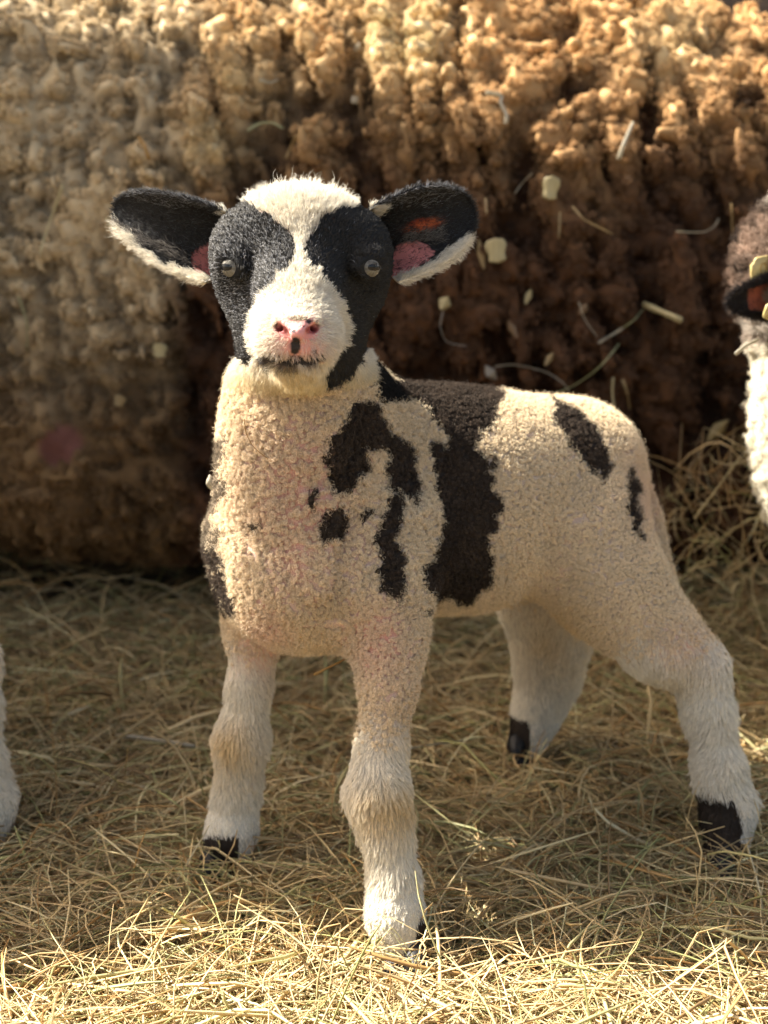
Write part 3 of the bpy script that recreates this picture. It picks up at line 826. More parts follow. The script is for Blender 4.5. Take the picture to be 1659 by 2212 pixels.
def LEGSHORT(r): return r[:, 2] < .055
def make_lamb():
    V, Q = build_lamb()
    earL = ear_mesh(W(490, 535, .895), W(250, 445, .915), .0275, np.array([0.05, 0, 1.]), unit(np.array([0, -1., -.35])), 1.25, .95, roll=.0, tp=(.12, 1.6))
    earR = ear_mesh(W(818, 535, .895), W(1022, 446, .905), .0292, np.array([-.3, 0, 1.]), unit(np.array([0, -1., -.35])), 1.15, .95, roll=.0, tp=(.28, 2.0))
    n0 = len(V); nl = len(earL[0])
    allV = np.concatenate([V, earL[0], earR[0]]); allQ = np.concatenate([Q, earL[1] + n0, earR[1] + n0 + nl])
    N = vnormals(allV, allQ)
    col, dark, pink = lamb_colour(allV, 'skin')
    thin = np.zeros(len(allV))
    px, py, d = proj(allV)
    isear = np.arange(len(allV)) >= n0
    for (a, b, left, dat) in ((n0, n0 + nl, True, earL), (n0 + nl, len(allV), False, earR)):
        w, p = ear_zone(px[a:b], py[a:b], left); inner = dat[4] > .5
        c = np.tile(C_BLACK, (b - a, 1))
        c[w] = C_FURW * .9; c[p & inner] = np.array([.55, .20, .18]) * (1 + .25 * noise(allV[a:b][p & inner] * 250, 9))[:, None]
        col[a:b] = c
        th = np.full(b - a, .02)
        th[p] = .35
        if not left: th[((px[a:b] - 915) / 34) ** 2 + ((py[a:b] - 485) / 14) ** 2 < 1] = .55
        else: th[((px[a:b] - 437) / 25) ** 2 + ((py[a:b] - 560) / 25) ** 2 < 1] = .6
        if not left: c = mix(c, np.tile([.62, .15, .05], (b - a, 1)), np.exp(-((((px[a:b] - 915) / 36) ** 2 + ((py[a:b] - 487 + .22 * (px[a:b] - 915)) / 12) ** 2)) ** 1.5) * inner); col[a:b] = c  # sun glow at the upper fold, painted as orange skin
        thin[a:b] = th
    org = (.08, .98, 0)
    root = empty('lamb', org); tag(root, 'black and white spotted lamb standing in front and facing the camera', 'lamb')
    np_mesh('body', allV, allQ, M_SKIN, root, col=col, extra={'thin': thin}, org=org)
    # ---------------- wool and hair
    toC = unit(np.array([0, 0, CAMZ]) - V)
    Nb = vnormals(V, Q)
    vis = .10 + sstep(-.4, -.05, (Nb * toC).sum(1))
    bx, by, bd = proj(V)
    head = (V[:, 2] > .345) & (V[:, 1] < .95)
    # face fur covers the head down to the jaw line; wool below it
    facem = head & (by < 838 - .0011 * (bx - 640) ** 2) & ~((bx < 500) & (by > 740)) & (bd < .94) 
    bare = (((bx - 641) / 46) ** 2 + ((by - 708) / 22) ** 2 < 1) & (bd < .80) & (by > 690)
    bare |= (((bx - 638) / 14) ** 2 + ((by - 745) / 22) ** 2 < 1) & (bd < .80)
    for ex in (502, 797): bare |= (((bx - ex) / 25) ** 2 + ((by - 576) / 24) ** 2 < 1) & (bd < .87)
    mouthz = (np.abs(by - (777 + 0 * bx)) < 7) & (np.abs(bx - 640) < 62) & (bd < .83)
    bare |= mouthz
    thinf = 1 - .8 * np.exp(-(((bx - 645) / 50) ** 2 + ((by - 750) / 26) ** 2)) * (bd < .81)
    # leg-hair zone
    kneeline = np.where(V[:, 0] > .19, .20, np.where(V[:, 1] > 1.08, .20, .175))
    kneeline = np.where((V[:, 0] < -.04) & (bd > .97), .205, kneeline)
    legf = sstep(.028, -.028, V[:, 2] - kneeline + .012 * noise(V * 60, 5))
    woolm = (~facem) * sstep(-.040, .015, V[:, 2] - kneeline)
    # 1. curly wool
    chestw = np.exp(-(((bx - 660) / 210) ** 2 + ((by - 1120) / 300) ** 2))
    dens = woolm * vis
    P, C, CN, idx, t = knots(V, Q, Nb, 34000, 9, .0016, .0037, .00016, 6, dens * (1 - .58 * chestw), loop=1.2,
                             knot_size_fn=lambda C: 1 + .35 * np.exp(-(((C[:, 0] + .06) / .09) ** 2 + ((C[:, 2] - .32) / .1) ** 2)))
    cc, dk, pk = lamb_colour(C[idx] + rng.normal(size=(len(idx), 3)) * .0011, 'wool')
    cc = cc * rng.uniform(.75, 1.2, (len(idx), 1))
    cc = cc * np.where(dk > .5, rng.uniform(.5, 1.9, len(dk)), 1)[:, None]
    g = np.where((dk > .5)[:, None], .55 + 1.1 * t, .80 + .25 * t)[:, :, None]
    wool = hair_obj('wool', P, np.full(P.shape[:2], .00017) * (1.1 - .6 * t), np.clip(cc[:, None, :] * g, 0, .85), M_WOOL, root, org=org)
    # 2. fuzz standing out of the wool
    r, n = sample(V, Q, Nb, 60000, dens)
    A, B = tangent_frame(n)
    Pf = strokes(r, n, A, rng.uniform(.003, .008, len(r)), 6, rng.uniform(.3, .95, len(r)), curl=.28, curlf=1.2, wob=.3)
    c, _, _ = lamb_colour(r, 'wool'); tt = np.linspace(0, 1, 6)[None, :]
    hair_obj('fuzz', Pf, np.full(Pf.shape[:2], .00012) * (1.1 - .8 * tt), np.clip(np.repeat(c[:, None, :], 6, 1) * 1.1, 0, .85), M_WOOL, root, org=org)
    # 3. leg hair, combed down and a little back
    r, n = sample(V, Q, Nb, 100000, legf * vis)
    down = np.tile([0.05, .05, -1.0], (len(r), 1)) + .55 * np.stack([noise(r * 30, 201), noise(r * 30, 202), noise(r * 30, 203) * .5], 1)
    L = rng.uniform(.006, .012, len(r)) * (1 + .3 * (r[:, 0] > .2)) * (.5 + .5 * sstep(.20, .12, r[:, 2]))
    L = L * np.where(LEGSHORT(r), .45, 1.0)
    Pl = clump(strokes(r, n, down, L, 6, rng.uniform(.0, .26, len(r)), curl=.05, wob=.12), r, 8, .6)
    c, dk, _ = lamb_colour(r, 'fur'); c = c * rng.uniform(.8, 1.15, (len(r), 1))
    hair_obj('leg_hair', Pl, np.full(Pl.shape[:2], .00017) * (1.15 - .85 * tt), np.clip(np.repeat(c[:, None, :], 6, 1) * (.85 + .25 * tt)[:, :, None], 0, .85), M_WOOL, root, org=org)
    # 4. face fur
    r, n = sample(V, Q, Nb, 130000, facem * ~bare * vis * thinf)
    hx, hy, hd_ = proj(r)
    c, dk, _ = lamb_colour(r, 'fur')
    nose = W(641, 690, .77)
    away = unit(r - nose)
    away[:, 1] = np.maximum(away[:, 1], .1)
    chin = sstep(770, 800, hy)
    comb = mix(away, np.tile([0, .1, -1.0], (len(r), 1)), chin)
    comb = comb + .35 * np.stack([noise(r * 55, 211), noise(r * 55, 212), noise(r * 55, 213)], 1)
    ch_ = sstep(775, 815, hy) * (dk < .5)
    c = mix(c, np.tile([.74, .60, .33], (len(c), 1)), ch_ * .7)
    cap = sstep(505, 440, hy + .2 * np.abs(hx - 650)) * (dk < .5)
    muz = np.exp(-(((hx - 645) / 75) ** 2 + ((hy - 700) / 60) ** 2))
    white = (dk < .5)
    L = np.where(white, rng.uniform(.0045, .0085, len(r)), rng.uniform(.0022, .0042, len(r)))
    wisp = rng.random(len(r)) < .05
    L = L * (1 - .70 * muz) * (1 - .35 * cap) + cap * np.where(wisp, rng.uniform(.004, .012, len(r)), rng.uniform(0, .002, len(r))) + chin * rng.uniform(0, .005, len(r))
    lift = np.where(white, rng.uniform(.15, .55, len(r)), rng.uniform(.05, .55, len(r))) + cap * .3
    k = 7
    Pc = strokes(r, n, comb, L, k, np.clip(lift, 0, 1), curl=.10, curlf=.9, wob=.22)
    tt = np.linspace(0, 1, k)[None, :]
    Pc = clump(Pc, r, 8, np.where(white, .50, .70))
    c = c * rng.uniform(.75, 1.15, (len(r), 1))
    # sun sheen over the left brow and cheek, painted as pale guard hairs
    sheen = (dk > .5) & (rng.random(len(r)) < .30 * np.exp(-(((hx - 520) / 120) ** 2 + ((hy - 590) / 130) ** 2)))
    c[sheen] = np.array([.20, .20, .21]) * rng.uniform(.3, 1.6, (sheen.sum(), 1))
    oth = (dk > .5) & ~sheen; c[oth] *= rng.choice([.5, 1, 3.0, 7.0], (oth.sum(), 1), p=[.4, .4, .14, .06])
    hair_obj('face_fur', Pc, np.where(dk > .5, .00019, .00011)[:, None] * np.ones((1, k)) * (1.15 - .85 * tt), np.clip(np.repeat(c[:, None, :], k, 1), 0, .85), M_FUR, root, org=org)
    # 5. ear fur
    eV = allV[n0:]; eQ = allQ[allQ[:, 0] >= n0] - n0; eN = vnormals(eV, eQ)
    inner = np.concatenate([earL[4], earR[4]]); S = np.concatenate([earL[2], earR[2]]); T = np.concatenate([earL[3], earR[3]])
    ex, ey, ed = proj(eV); lf = np.arange(len(eV)) < nl
    w1, p1 = ear_zone(ex, ey, True); w2, p2 = ear_zone(ex, ey, False)
    pinkE = np.where(lf, p1, p2) & (inner > .5)
    glowE = (~lf) & (((ex - 915) / 34) ** 2 + ((ey - 487) / 13) ** 2 < 1) & (inner > .5)
    dens = np.where(pinkE, .16, np.where(glowE, .22, 1.0)) + .5 * (np.abs(T) > .8)
    idxS = np.arange(len(eV))
    r, n = sample(eV, eQ, eN, 42000, dens)
    hx, hy, _ = proj(r); isl = hx < 650
    axs = np.where(isl[:, None], earL[6][None], earR[6][None]); opn = np.where(isl[:, None], earL[5][None], earR[5][None]); up = np.where(isl[:, None], earL[7][None], earR[7][None])
    a, b = ear_zone(*wob(hx, hy, 10, 1.5, 6), True); a2, b2 = ear_zone(*wob(hx, hy, 10, 1.5, 6), False)
    wht = np.where(isl, a, a2)
    mid = np.where(isl[:, None], (earL[0].mean(0))[None], (earR[0].mean(0))[None])
    vert = ((r - mid) * up).sum(1)
    comb = axs * .8 + up * (np.sign(vert) * sstep(.008, .024, np.abs(vert)))[:, None] * .9 + .3 * rng.normal(size=r.shape)
    L = np.where(wht, rng.uniform(.004, .009, len(r)), rng.uniform(.0028, .0065, len(r)))
    streak = (n @ opn.mean(0) > -.2) & (((isl) & (np.abs(hy - (508 + (hx - 290) * .42) - 6 * noise(r * 200, 8)) < 11) & (hx < 430)) | (~isl & (np.abs(hy - (518 - (hx - 890) * .2)) < 14) & (np.abs(hx - 905) < 45))) & (rng.random(len(r)) < .6)
    L = np.where(streak, L * 1.9, L)
    Pe = clump(strokes(r, n, comb, L, k, rng.uniform(.05, .4, len(r)), curl=.10, wob=.2), r, 8, np.where(wht, .45, .3))
    c = np.where(wht[:, None], C_FURW[None], C_BLACK[None] * 1.3 * rng.choice([.6, 1, 4, 12], (len(r), 1), p=[.4, .35, .17, .08])) * rng.uniform(.7, 1.2, (len(r), 1))
    c[streak & ~wht] = np.array([.13, .115, .10]) * rng.uniform(.4, 1.6, ((streak & ~wht).sum(), 1))
    topw = (hy < 450) & (vert > .012) & (rng.random(len(r)) < .25); c[topw & ~wht] = [.22, .22, .23]  # sunlight on the upper rim, painted as pale grey hairs
    hair_obj('ear_fur', Pe, np.full(Pe.shape[:2], .00014) * (1.15 - .85 * tt), np.clip(np.repeat(c[:, None, :], k, 1), 0, .85), M_FUR, root, org=org)
    # ---------------- eyes
    for ex, s in ((502, -1), (797, 1)):
        make_eye(W(ex, 577, .8407), s, root, org)
        m = 26; u = rng.uniform(-1, 1, m)
        rt = np.stack([W(ex + 21 * q, 563 + 9 * q * q, .8335 + .0004 * abs(q)) for q in u])
        dr = np.stack([u * .5 + s * .25, -1 + 0 * u, -.25 + .1 * rng.normal(size=m)], 1)
        t5 = np.linspace(0, 1, 5)[None, :, None]
        Ph = rt[:, None, :] + unit(dr)[:, None, :] * t5 * .005 + np.array([0, 0, -1.0]) * t5 ** 2 * .0025
        hair_obj('eyelash', Ph, np.full((m, 5), .00010) * (1.2 - np.linspace(0, 1, 5)), np.tile(np.array([.02, .018, .016]), (m, 5, 1)), M_FUR, root, org=org)
    # ---------------- hooves
    for (p, q) in (((866, 2040, .884), (876, 2085, .872)), ((486, 1845, 1.02), (470, 1876, 1.01)), ((1568, 1845, 1.02), (1560, 1888, 1.0)), ((1138, 1600, 1.225), (1120, 1622, 1.215))):
        make_hoof(W(*p), W(*q), root, org)
    return root, allV, allQ, (V, Q, Nb)

def make_eye(c, s, root, org):
    n, m = 48, 64
    th = np.linspace(0, math.pi, n)[:, None]; ph = np.linspace(0, 2 * math.pi, m, endpoint=False)[None, :]
    look = unit(np.array([s * .62, -1.0, .0])); up = unit(np.cross(np.array([1., 0, 0]), look)); up = up if up[2] > 0 else -up
    rt = np.cross(up, look)
    D = look * np.cos(th)[:, :, None] + (rt * np.cos(ph)[:, :, None] + up * np.sin(ph)[:, :, None]) * np.sin(th)[:, :, None]
    D = D.reshape(-1, 3)
    a = D @ look; h = D @ rt; v = D @ up
    r = .0080 * (1 + .05 * sstep(.70, .95, a))
    V = c + D * r[:, None]
    rad = np.sqrt(h * h + v * v)
    fib = noise(np.stack([np.arctan2(v, h) * 9, rad * 3, rad * 0], 1), 5)
    col = np.tile([.03, .025, .022], (len(V), 1))
    iris = (a > 0) & (rad < .90)
    col[iris] = (np.array([.13, .12, .10]) * (1 + .35 * fib[iris])[:, None])
    col[(a > 0) & (rad > .86) & (rad < .97)] = [.03, .025, .022]
    pupil = (a > 0) & (np.abs(h / .58) ** 3 + np.abs(v / .27) ** 3 < 1); col[pupil] = [.004, .004, .005]
    i = np.arange(n - 1)[:, None] * m; j = np.arange(m)[None, :]; j2 = (j + 1) % m
    F = np.stack([i + j, i + m + j, i + m + j2, i + j2], -1).reshape(-1, 4)
    o = np_mesh('eye', V, F, M_EYE, root, col=col, org=org)
    return o
M_EYE = skin_mat('eye_surface', 0.06, 0.35)
def make_hoof(p, q, root, org):
    d = unit(q - p)
    lo = np.minimum(p, q) - .03; hi = np.maximum(p, q) + .03
    g = .0015
    f = Field(np.arange(lo[0], hi[0], g), np.arange(lo[1], hi[1], g), np.arange(lo[2], hi[2], g))
    side = unit(np.cross(d, np.array([0, 1., 0.2]))) 
    for s in (-1, 1):
        f.cone(p + side * s * .0075, q + side * s * .0085, .010, .0085, .003)
        f.cone(q + side * s * .0085, q + side * s * .007 + d * .004 + np.array([0, -.008, 0]), .0085, .006, .004)
    V, Q = f.mesh()
    return np_mesh('hoof', V, Q, M_HOOF, root, org=org)
LAMB, LV, LQ, LB = make_lamb()
# ------------------------------------------------------------------ a second lamb at the left edge of the frame
def copy_thing(root, name, loc, rz):
    r = root.copy(); COL.objects.link(r); r.name = name; r.location = loc; r.rotation_euler = (0, 0, rz)
    for ch in list(root.children):
        c = ch.copy(); COL.objects.link(c); c.parent = r
    return r
LAMB['group'] = 'lambs in the pen'
tgt = W(-45, 1835, 1.03); src = W(1568, 1845, 1.02); org = np.array([.08, .98, 0]); rz = R(-4)
dv = src - org; rot = np.array([dv[0] * math.cos(rz) - dv[1] * math.sin(rz), dv[0] * math.sin(rz) + dv[1] * math.cos(rz)])
r2 = copy_thing(LAMB, 'lamb', (tgt[0] - rot[0], tgt[1] - rot[1], 0), rz)
tag(r2, 'pale furry hind leg of another lamb cut off by the left edge', 'lamb', 'lambs in the pen')

# ------------------------------------------------------------------ an older lamb with a yellow ear tag at the right edge
def make_yearling():
    g = .0045
    f = Field(np.arange(.30, .95, g), np.arange(.92, 1.75, g), np.arange(-.01, .70, g))
    def c(p, q, k=.03): f.cone(W(*p[:3]), W(*q[:3]), rp(p[3], p[2]), rp(q[3], q[2]), k)
    D = 1.12
    CA = np.array([[1, 0, 0], [0, SP, CP], [0, CP, -SP]])
    f.ell(W(1745, 580, D + .03), np.array([138, 168, 150]) * D / FPX, CA, .03)       # head seen from the side and behind
    c((1800, 610, D - .01, 95), (1890, 730, D - .08, 60))                            # muzzle, out of the frame
    c((1790, 640, D + .04, 120), (1826, 900, D + .05, 150), .05)                     # neck
    c((1830, 900, D + .05, 148), (1862, 1060, D + .09, 150), .05)
    f.cone(W(1862, 1020, D + .10), np.array([.66, 1.55, .31]), .070, .095, .06)         # trunk runs back and right
    for (px, py, d) in ((1840, 1090, D + .05), (1920, 1110, D + .12)):
        a = W(px, py, d); f.cone(a, np.array([a[0], a[1], .12]), .036, .020, .03); f.cone(np.array([a[0], a[1], .12]), np.array([a[0], a[1], 0.0]), .020, .019, .02)
    for (x, y) in ((.62, 1.52), (.74, 1.60)):
        f.cone(np.array([x, y, .26]), np.array([x + .01, y + .03, .13]), .05, .022, .03); f.cone(np.array([x + .01, y + .03, .13]), np.array([x, y, 0.0]), .022, .019, .02)
    V, Q = f.mesh(); V = smooth_mesh(V, Q, 2, .5); N = vnormals(V, Q)
    V = V + N * (.008 * fbm(V * np.array([45, 45, 80]), 301, 2))[:, None]
    def colour(Pp):
        px, py, d = proj(Pp); n = fbm(Pp * 30, 311, 2)
        py2 = py + 40 * n
        brown = np.array([.15, .10, .072]); white = np.array([.74, .68, .54]); grey = np.array([.40, .36, .30])
        c = np.tile(brown, (len(Pp), 1)) * np.clip(1 + 1.3 * fbm(Pp * np.array([50, 50, 85]), 301, 2), .2, 2)[:, None]
        c = mix(c, np.tile(white, (len(Pp), 1)), sstep(715, 755, py2))
        c = mix(c, np.tile(grey, (len(Pp), 1)), np.clip(sstep(448, 415, py2) + .8 * np.exp(-((py2 - 690) / 28) ** 2), 0, 1))
        return np.clip(c, .004, .85)
    root = empty('young_sheep', (.62, 1.3, 0)); og = (.62, 1.3, 0)
    tag(root, 'young sheep at the right edge with a dark ear and a yellow ear tag', 'sheep')
    e = ear_mesh(W(1700, 632, D), W(1568, 652, D - .02), .0225, np.array([0, 0, 1.]), unit(np.array([0, -1., -.2])), .85, .9, n=30, m=24, tp=(.1, 1.5))
    aV = np.concatenate([V, e[0]]); aQ = np.concatenate([Q, e[1] + len(V)])
    col = colour(aV) * .7; col[len(V):] = [.012, .009, .009]
    th = np.zeros(len(aV)); ip = (e[4] > .5) & (np.abs(e[3]) < .62) & (e[2] < .72) & (e[2] > .1)
    tmp = col[len(V):]; tmp[ip] = [.25, .07, .04]; col[len(V):] = tmp; t2 = th[len(V):]; t2[ip] = .25; th[len(V):] = t2
    np_mesh('body', aV, aQ, M_SKIN, root, col=col, extra={'thin': th}, org=og)
    toC = unit(np.array([0, 0, CAMZ]) - V); px, py, d = proj(V)
    dens = (.03 + sstep(-.3, 0, (N * toC).sum(1)) * (px < 1800)) * (V[:, 2] > .10)
    P, C, CN, idx, t = knots(V, Q, N, 4200, 20, .0056, .0125, .0002, 7, dens, loop=1.4)
    cc = colour(C)[idx] * rng.uniform(.75, 1.2, (len(idx), 1))
    hair_obj('wool', P, np.full(P.shape[:2], .00024) * (1.1 - .6 * t), np.clip(cc[:, None, :] * (.7 + .4 * t)[:, :, None], 0, .85), M_WOOL, root, org=og)
    eN = vnormals(e[0], e[1]); r, n = sample(e[0], e[1], eN, 9000, 1 + 2. * (np.abs(e[3]) > .7) - .9 * ip)
    Pe = strokes(r, n, np.tile(e[6], (len(r), 1)) + .4 * rng.normal(size=r.shape), rng.uniform(.003, .009, len(r)), 6, rng.uniform(.1, .6, len(r)), wob=.3)
    tt = np.linspace(0, 1, 6)[None, :]
    hair_obj('ear_fur', Pe, np.full(Pe.shape[:2], .00016) * (1.15 - .85 * tt), np.tile(np.array([.012, .009, .009]), (len(r), 6, 1)), M_FUR, root, org=og)
    # the ear tag: a yellow plate with a raised 0, and its back half under the ear
    def plate(cpx, cpy, d, w, h, tilt, name, digit):
        cen = W(cpx, cpy, d); rt = unit(np.array([math.cos(tilt), .25, math.sin(tilt)])); up = unit(np.cross(rt, np.array([0, 1., .1]))); up = up if up[2] > 0 else -up
        fw = unit(np.cross(rt, up)); fw = fw if fw[1] < 0 else -fw
        k = 28; a = np.linspace(0, 2 * math.pi, k, endpoint=False)
        sx = np.sign(np.cos(a)) * np.abs(np.cos(a)) ** .45 * w * (1 - .25 * (np.sin(a) > .3)); sy = np.sign(np.sin(a)) * np.abs(np.sin(a)) ** .45 * h
        ring = cen + rt * sx[:, None] + up * sy[:, None]
        Vp = np.concatenate([ring - fw * .0009, ring + fw * .0009, ring * 0 + cen - fw * .0009, ring * 0 + cen + fw * .0009])
        i = np.arange(k); j = (i + 1) % k
        F = np.concatenate([np.stack([i, j, j + k, i + k], 1), np.stack([j, i, i + 2 * k, j + 2 * k], 1), np.stack([i + k, j + k, j + 3 * k, i + 3 * k], 1)])
        o = np_mesh(name, Vp, F, M_TAG, root, org=og, smooth=False)
        if digit:
            m = 24; b = np.linspace(0, 2 * math.pi, m, endpoint=False); c2 = np.linspace(0, 2 * math.pi, 6, endpoint=False)
            pc = cen + fw * .0011 + up * h * .15
            B, C3 = np.meshgrid(b, c2, indexing='ij'); rr = .0005
            ctr = pc + rt * (np.cos(B) * .0030)[..., None] + up * (np.sin(B) * .0046)[..., None]
            dr = unit(rt * np.cos(B)[..., None] + up * np.sin(B)[..., None])
            Vd = (ctr + dr * (rr * np.cos(C3))[..., None] + fw * (rr * np.sin(C3))[..., None]).reshape(-1, 3)
            ii = np.arange(m)[:, None]; jj = np.arange(6)[None, :]
            Fd = np.stack([ii * 6 + jj, (ii + 1) % m * 6 + jj, (ii + 1) % m * 6 + (jj + 1) % 6, ii * 6 + (jj + 1) % 6], -1).reshape(-1, 4)
            np_mesh('digit', Vd, Fd, M_TAGD, o)
            bpy.data.objects[o.name].children[0].location = tuple(-np.array(og))
    plate(1648, 584, D - .022, .0120, .0125, .15, 'ear_tag', True)
    plate(1668, 672, D - .032, .0075, .008, -.2, 'ear_tag', False)
M_TAG = skin_mat('yellow_plastic', 0.35, 0.5, attr=False, base=(.42, .33, .13))
M_TAGD = skin_mat('moulded_digit', 0.4, 0.4, attr=False, base=(.38, .25, .06))
make_yearling()

# ------------------------------------------------------------------ straw, husks and chips caught in the fleece
epx, epy, ed = proj(EV)
toCam = unit(np.array([0, 0, CAMZ]) - EV)
front = (EN * toCam).sum(1) > .1
fi = np.where(front)[0]
def on_ewe(px, py, lift=.010):
    k = (epx[fi] - px) ** 2 + (epy[fi] - py) ** 2
    near = fi[k < 14 ** 2]
    if len(near) == 0: near = fi[[k.argmin()]]
    return W(px, py, ed[near].min() - lift)
def straw(name, pts, r, colr, label, cat, group=None, flat=.3, taper=.25):
    """a bent stem through the given points"""
    pts = np.array(pts); n = len(pts)
    # smooth resample
    T = np.linspace(0, n - 1, 4 * (n - 1) + 1); Pm = np.stack([np.interp(T, np.arange(n), pts[:, k]) for k in range(3)], 1)
    for _ in range(2): Pm[1:-1] = .5 * Pm[1:-1] + .25 * (Pm[:-2] + Pm[2:])
    m = len(Pm); tan = unit(np.gradient(Pm, axis=0)); A = unit(np.cross(tan, np.array([.1, 1., .3]))); B = np.cross(tan, A)
    k = 8; a = np.linspace(0, 2 * math.pi, k, endpoint=False)
    r = r * .62; colr = tuple(.72 * q for q in colr)
    rr = r * (1 - taper * np.linspace(0, 1, m)) * (1 + .12 * np.sin(np.linspace(0, 9, m)))
    Vv = (Pm[:, None, :] + A[:, None, :] * (np.cos(a)[None, :, None] * rr[:, None, None]) + B[:, None, :] * (np.sin(a)[None, :, None] * rr[:, None, None] * flat)).reshape(-1, 3)
    i = np.arange(m - 1)[:, None] * k; j = np.arange(k)[None, :]
    F = np.stack([i + j, i + (j + 1) % k, i + k + (j + 1) % k, i + k + j], -1).reshape(-1, 4)
    caps = np.array([[0, 1, 2, 3], [0, 3, 4, 7], [4, 5, 6, 7]]); F = np.concatenate([F, caps[:, ::-1], caps + (m - 1) * k])
    org = Pm[0]
    stre = .85 + .25 * rng.random((k, 1)); cc = np.clip(np.tile(np.array(colr) * stre, (m, 1)), 0, .85)
    o = np_mesh(name, Vv, F, M_HAY, col=cc, org=org); o.location = org
    tag(o, label, cat, group); return o
def husk(name, px, py, w, h, ang, colr, label, cat, group=None, curl=.3, sharp=1.0, pos=None):
    """a dry leaf or chip: curved plate with thickness; w, h half sizes in display pixels"""
    c = on_ewe(px, py, .012) if pos is None else pos; d = c[1]
    n, m = 14, 9; u = np.linspace(-1, 1, n)[:, None]; v = np.linspace(-1, 1, m)[None, :]
    wid = (1 - np.abs(u) ** (9. if sharp < .5 else 1.3)) ** (.5 if sharp < .5 else .8) * (1 + (.12 * u if sharp < .5 else 0)) + .04
    H = h * 1.35 / FPX; Wd = w * 1.35 / FPX; colr = tuple(.75 * q for q in colr)
    ax = np.array([math.sin(ang), 0, math.cos(ang)]); sd_ = np.array([math.cos(ang), 0, -math.sin(ang)]); nn = np.array([0, -1., .1])
    S = c + ax * (u * H + 0 * v)[..., None] + sd_ * (v * wid * Wd * (1 + .1 * np.sin(5 * u)))[..., None] + nn * ((.5 - v ** 2) * curl * Wd + .25 * curl * H * u ** 2)[..., None]
    t = .0004
    Vv = np.concatenate([(S + nn * t).reshape(-1, 3), (S - nn * t).reshape(-1, 3)])
    i = (np.arange(n - 1)[:, None] * m + np.arange(m - 1)[None, :]); q = np.stack([i, i + 1, i + m + 1, i + m], -1).reshape(-1, 4)
    F = [q, q[:, ::-1] + n * m]
    e = []
    for k in range(n - 1): e += [[k * m, (k + 1) * m, (k + 1) * m + n * m, k * m + n * m], [(k + 1) * m + m - 1, k * m + m - 1, k * m + m - 1 + n * m, (k + 1) * m + m - 1 + n * m]]
    for k in range(m - 1): e += [[k + 1, k, k + n * m, k + 1 + n * m], [(n - 1) * m + k, (n - 1) * m + k + 1, (n - 1) * m + k + 1 + n * m, (n - 1) * m + k + n * m]]
    F = np.concatenate(F + [np.array(e)])
    vein = 1 - .18 * np.abs(np.sin(v * 7 + u)); cc = np.clip(np.tile((np.array(colr) * vein[..., None]).reshape(-1, 3), (2, 1)), 0, .85)
    o = np_mesh(name, Vv - c, F, M_HAY, col=cc); o.location = c
    tag(o, label, cat, group); return o
G = 'bits of straw caught in the ewe fleece'
PALE = (.70, .58, .30); WHT = (.62, .55, .40); TAN = (.50, .36, .17); GRN = (.50, .50, .26); ORG = (.55, .32, .10); BRN = (.30, .19, .10)
def ln(*p, lift=.012): return [on_ewe(x, y, lift + .004 * (i % 2)) for i, (x, y) in enumerate(p)]
husk('wood_chip', 1072, 541, 21, 28, -.15, PALE, 'pale yellow square chip in the brown fleece right of the spotted ear', 'chip', G, .15, .2)
husk('wood_chip', 1190, 406, 17, 27, .15, PALE, 'pale tan rounded chip high in the brown fleece above the square chip', 'chip', G, .3, .3)
straw('straw', ln((1390, 657), (1472, 692), lift=.018), .0062, PALE, 'short thick yellow straw stub near the right ear of the young sheep', 'straw', G, .6, .0)
straw('straw', ln((1293, 741), (1320, 725), (1345, 709), lift=.016), .0034, WHT, 'pale green flat straw end below the thick yellow stub', 'straw', G)
straw('straw', ln((1345, 709), (1372, 690), (1392, 664), lift=.015), .0013, GRN, 'thin grey green stem leading from the flat straw end to the yellow stub', 'straw', G)
straw('straw', ln((1336, 345), (1350, 305), (1368, 264), lift=.016), .0040, WHT, 'pale flat straw standing in the lit brown fleece at upper right', 'straw', G)
husk('husk', 960, 655, 15, 18, .5, PALE, 'small golden curled husk right of the lamb cheek', 'husk', G, .6)
straw('straw', ln((957, 672), (949, 705), (962, 740), (1008, 748), lift=.014), .0010, (.5, .45, .38), 'thin curved grey stem hanging under the curled golden husk', 'straw', G)
husk('husk', 1040, 550, 9, 36, -.18, TAN, 'long narrow grey brown husk just left of the square chip', 'husk', G, .4)
straw('straw', ln((1049, 428), (1051, 462), lift=.014), .0022, TAN, 'short upright dull straw above the lamb right ear tip', 'straw', G)
straw('straw', ln((1236, 446), (1256, 468), (1262, 475), (1324, 506), lift=.016), .0020, TAN, 'bent tan straw right of the rounded chip', 'straw', G)
straw('straw', ln((1150, 374), (1128, 395), (1112, 418), lift=.014), .0012, WHT, 'thin pale straw left of the rounded chip', 'straw', G)
husk('husk', 1141, 641, 8, 20, .35, PALE, 'small yellow seed husk below the square chip', 'husk', G, .5)
husk('husk', 1186, 776, 8, 19, .55, TAN, 'small dull husk low in the dark fleece above the lamb back', 'husk', G, .5)
husk('husk', 1108, 712, 9, 24, -.5, BRN, 'brown folded husk in dark fleece between lamb cheek and young sheep', 'husk', G, .5)
straw('straw', ln((1210, 458), (1207, 515), lift=.012), .0018, TAN, 'thin upright brownish straw under the rounded chip', 'straw', G)
straw('straw', ln((1250, 652), (1262, 690), (1290, 728), lift=.014), .0010, WHT, 'fine pale stem beside the pale green straw end', 'straw', G)
husk('husk', 1260, 668, 9, 16, .6, BRN, 'dark curled husk on the fine pale stem in the fleece', 'husk', G, .5)
husk('chaff', 766, 216, 10, 10, .9, WHT, 'bright white chaff fleck on the golden wool above the lamb cap', 'chaff', G, .4)
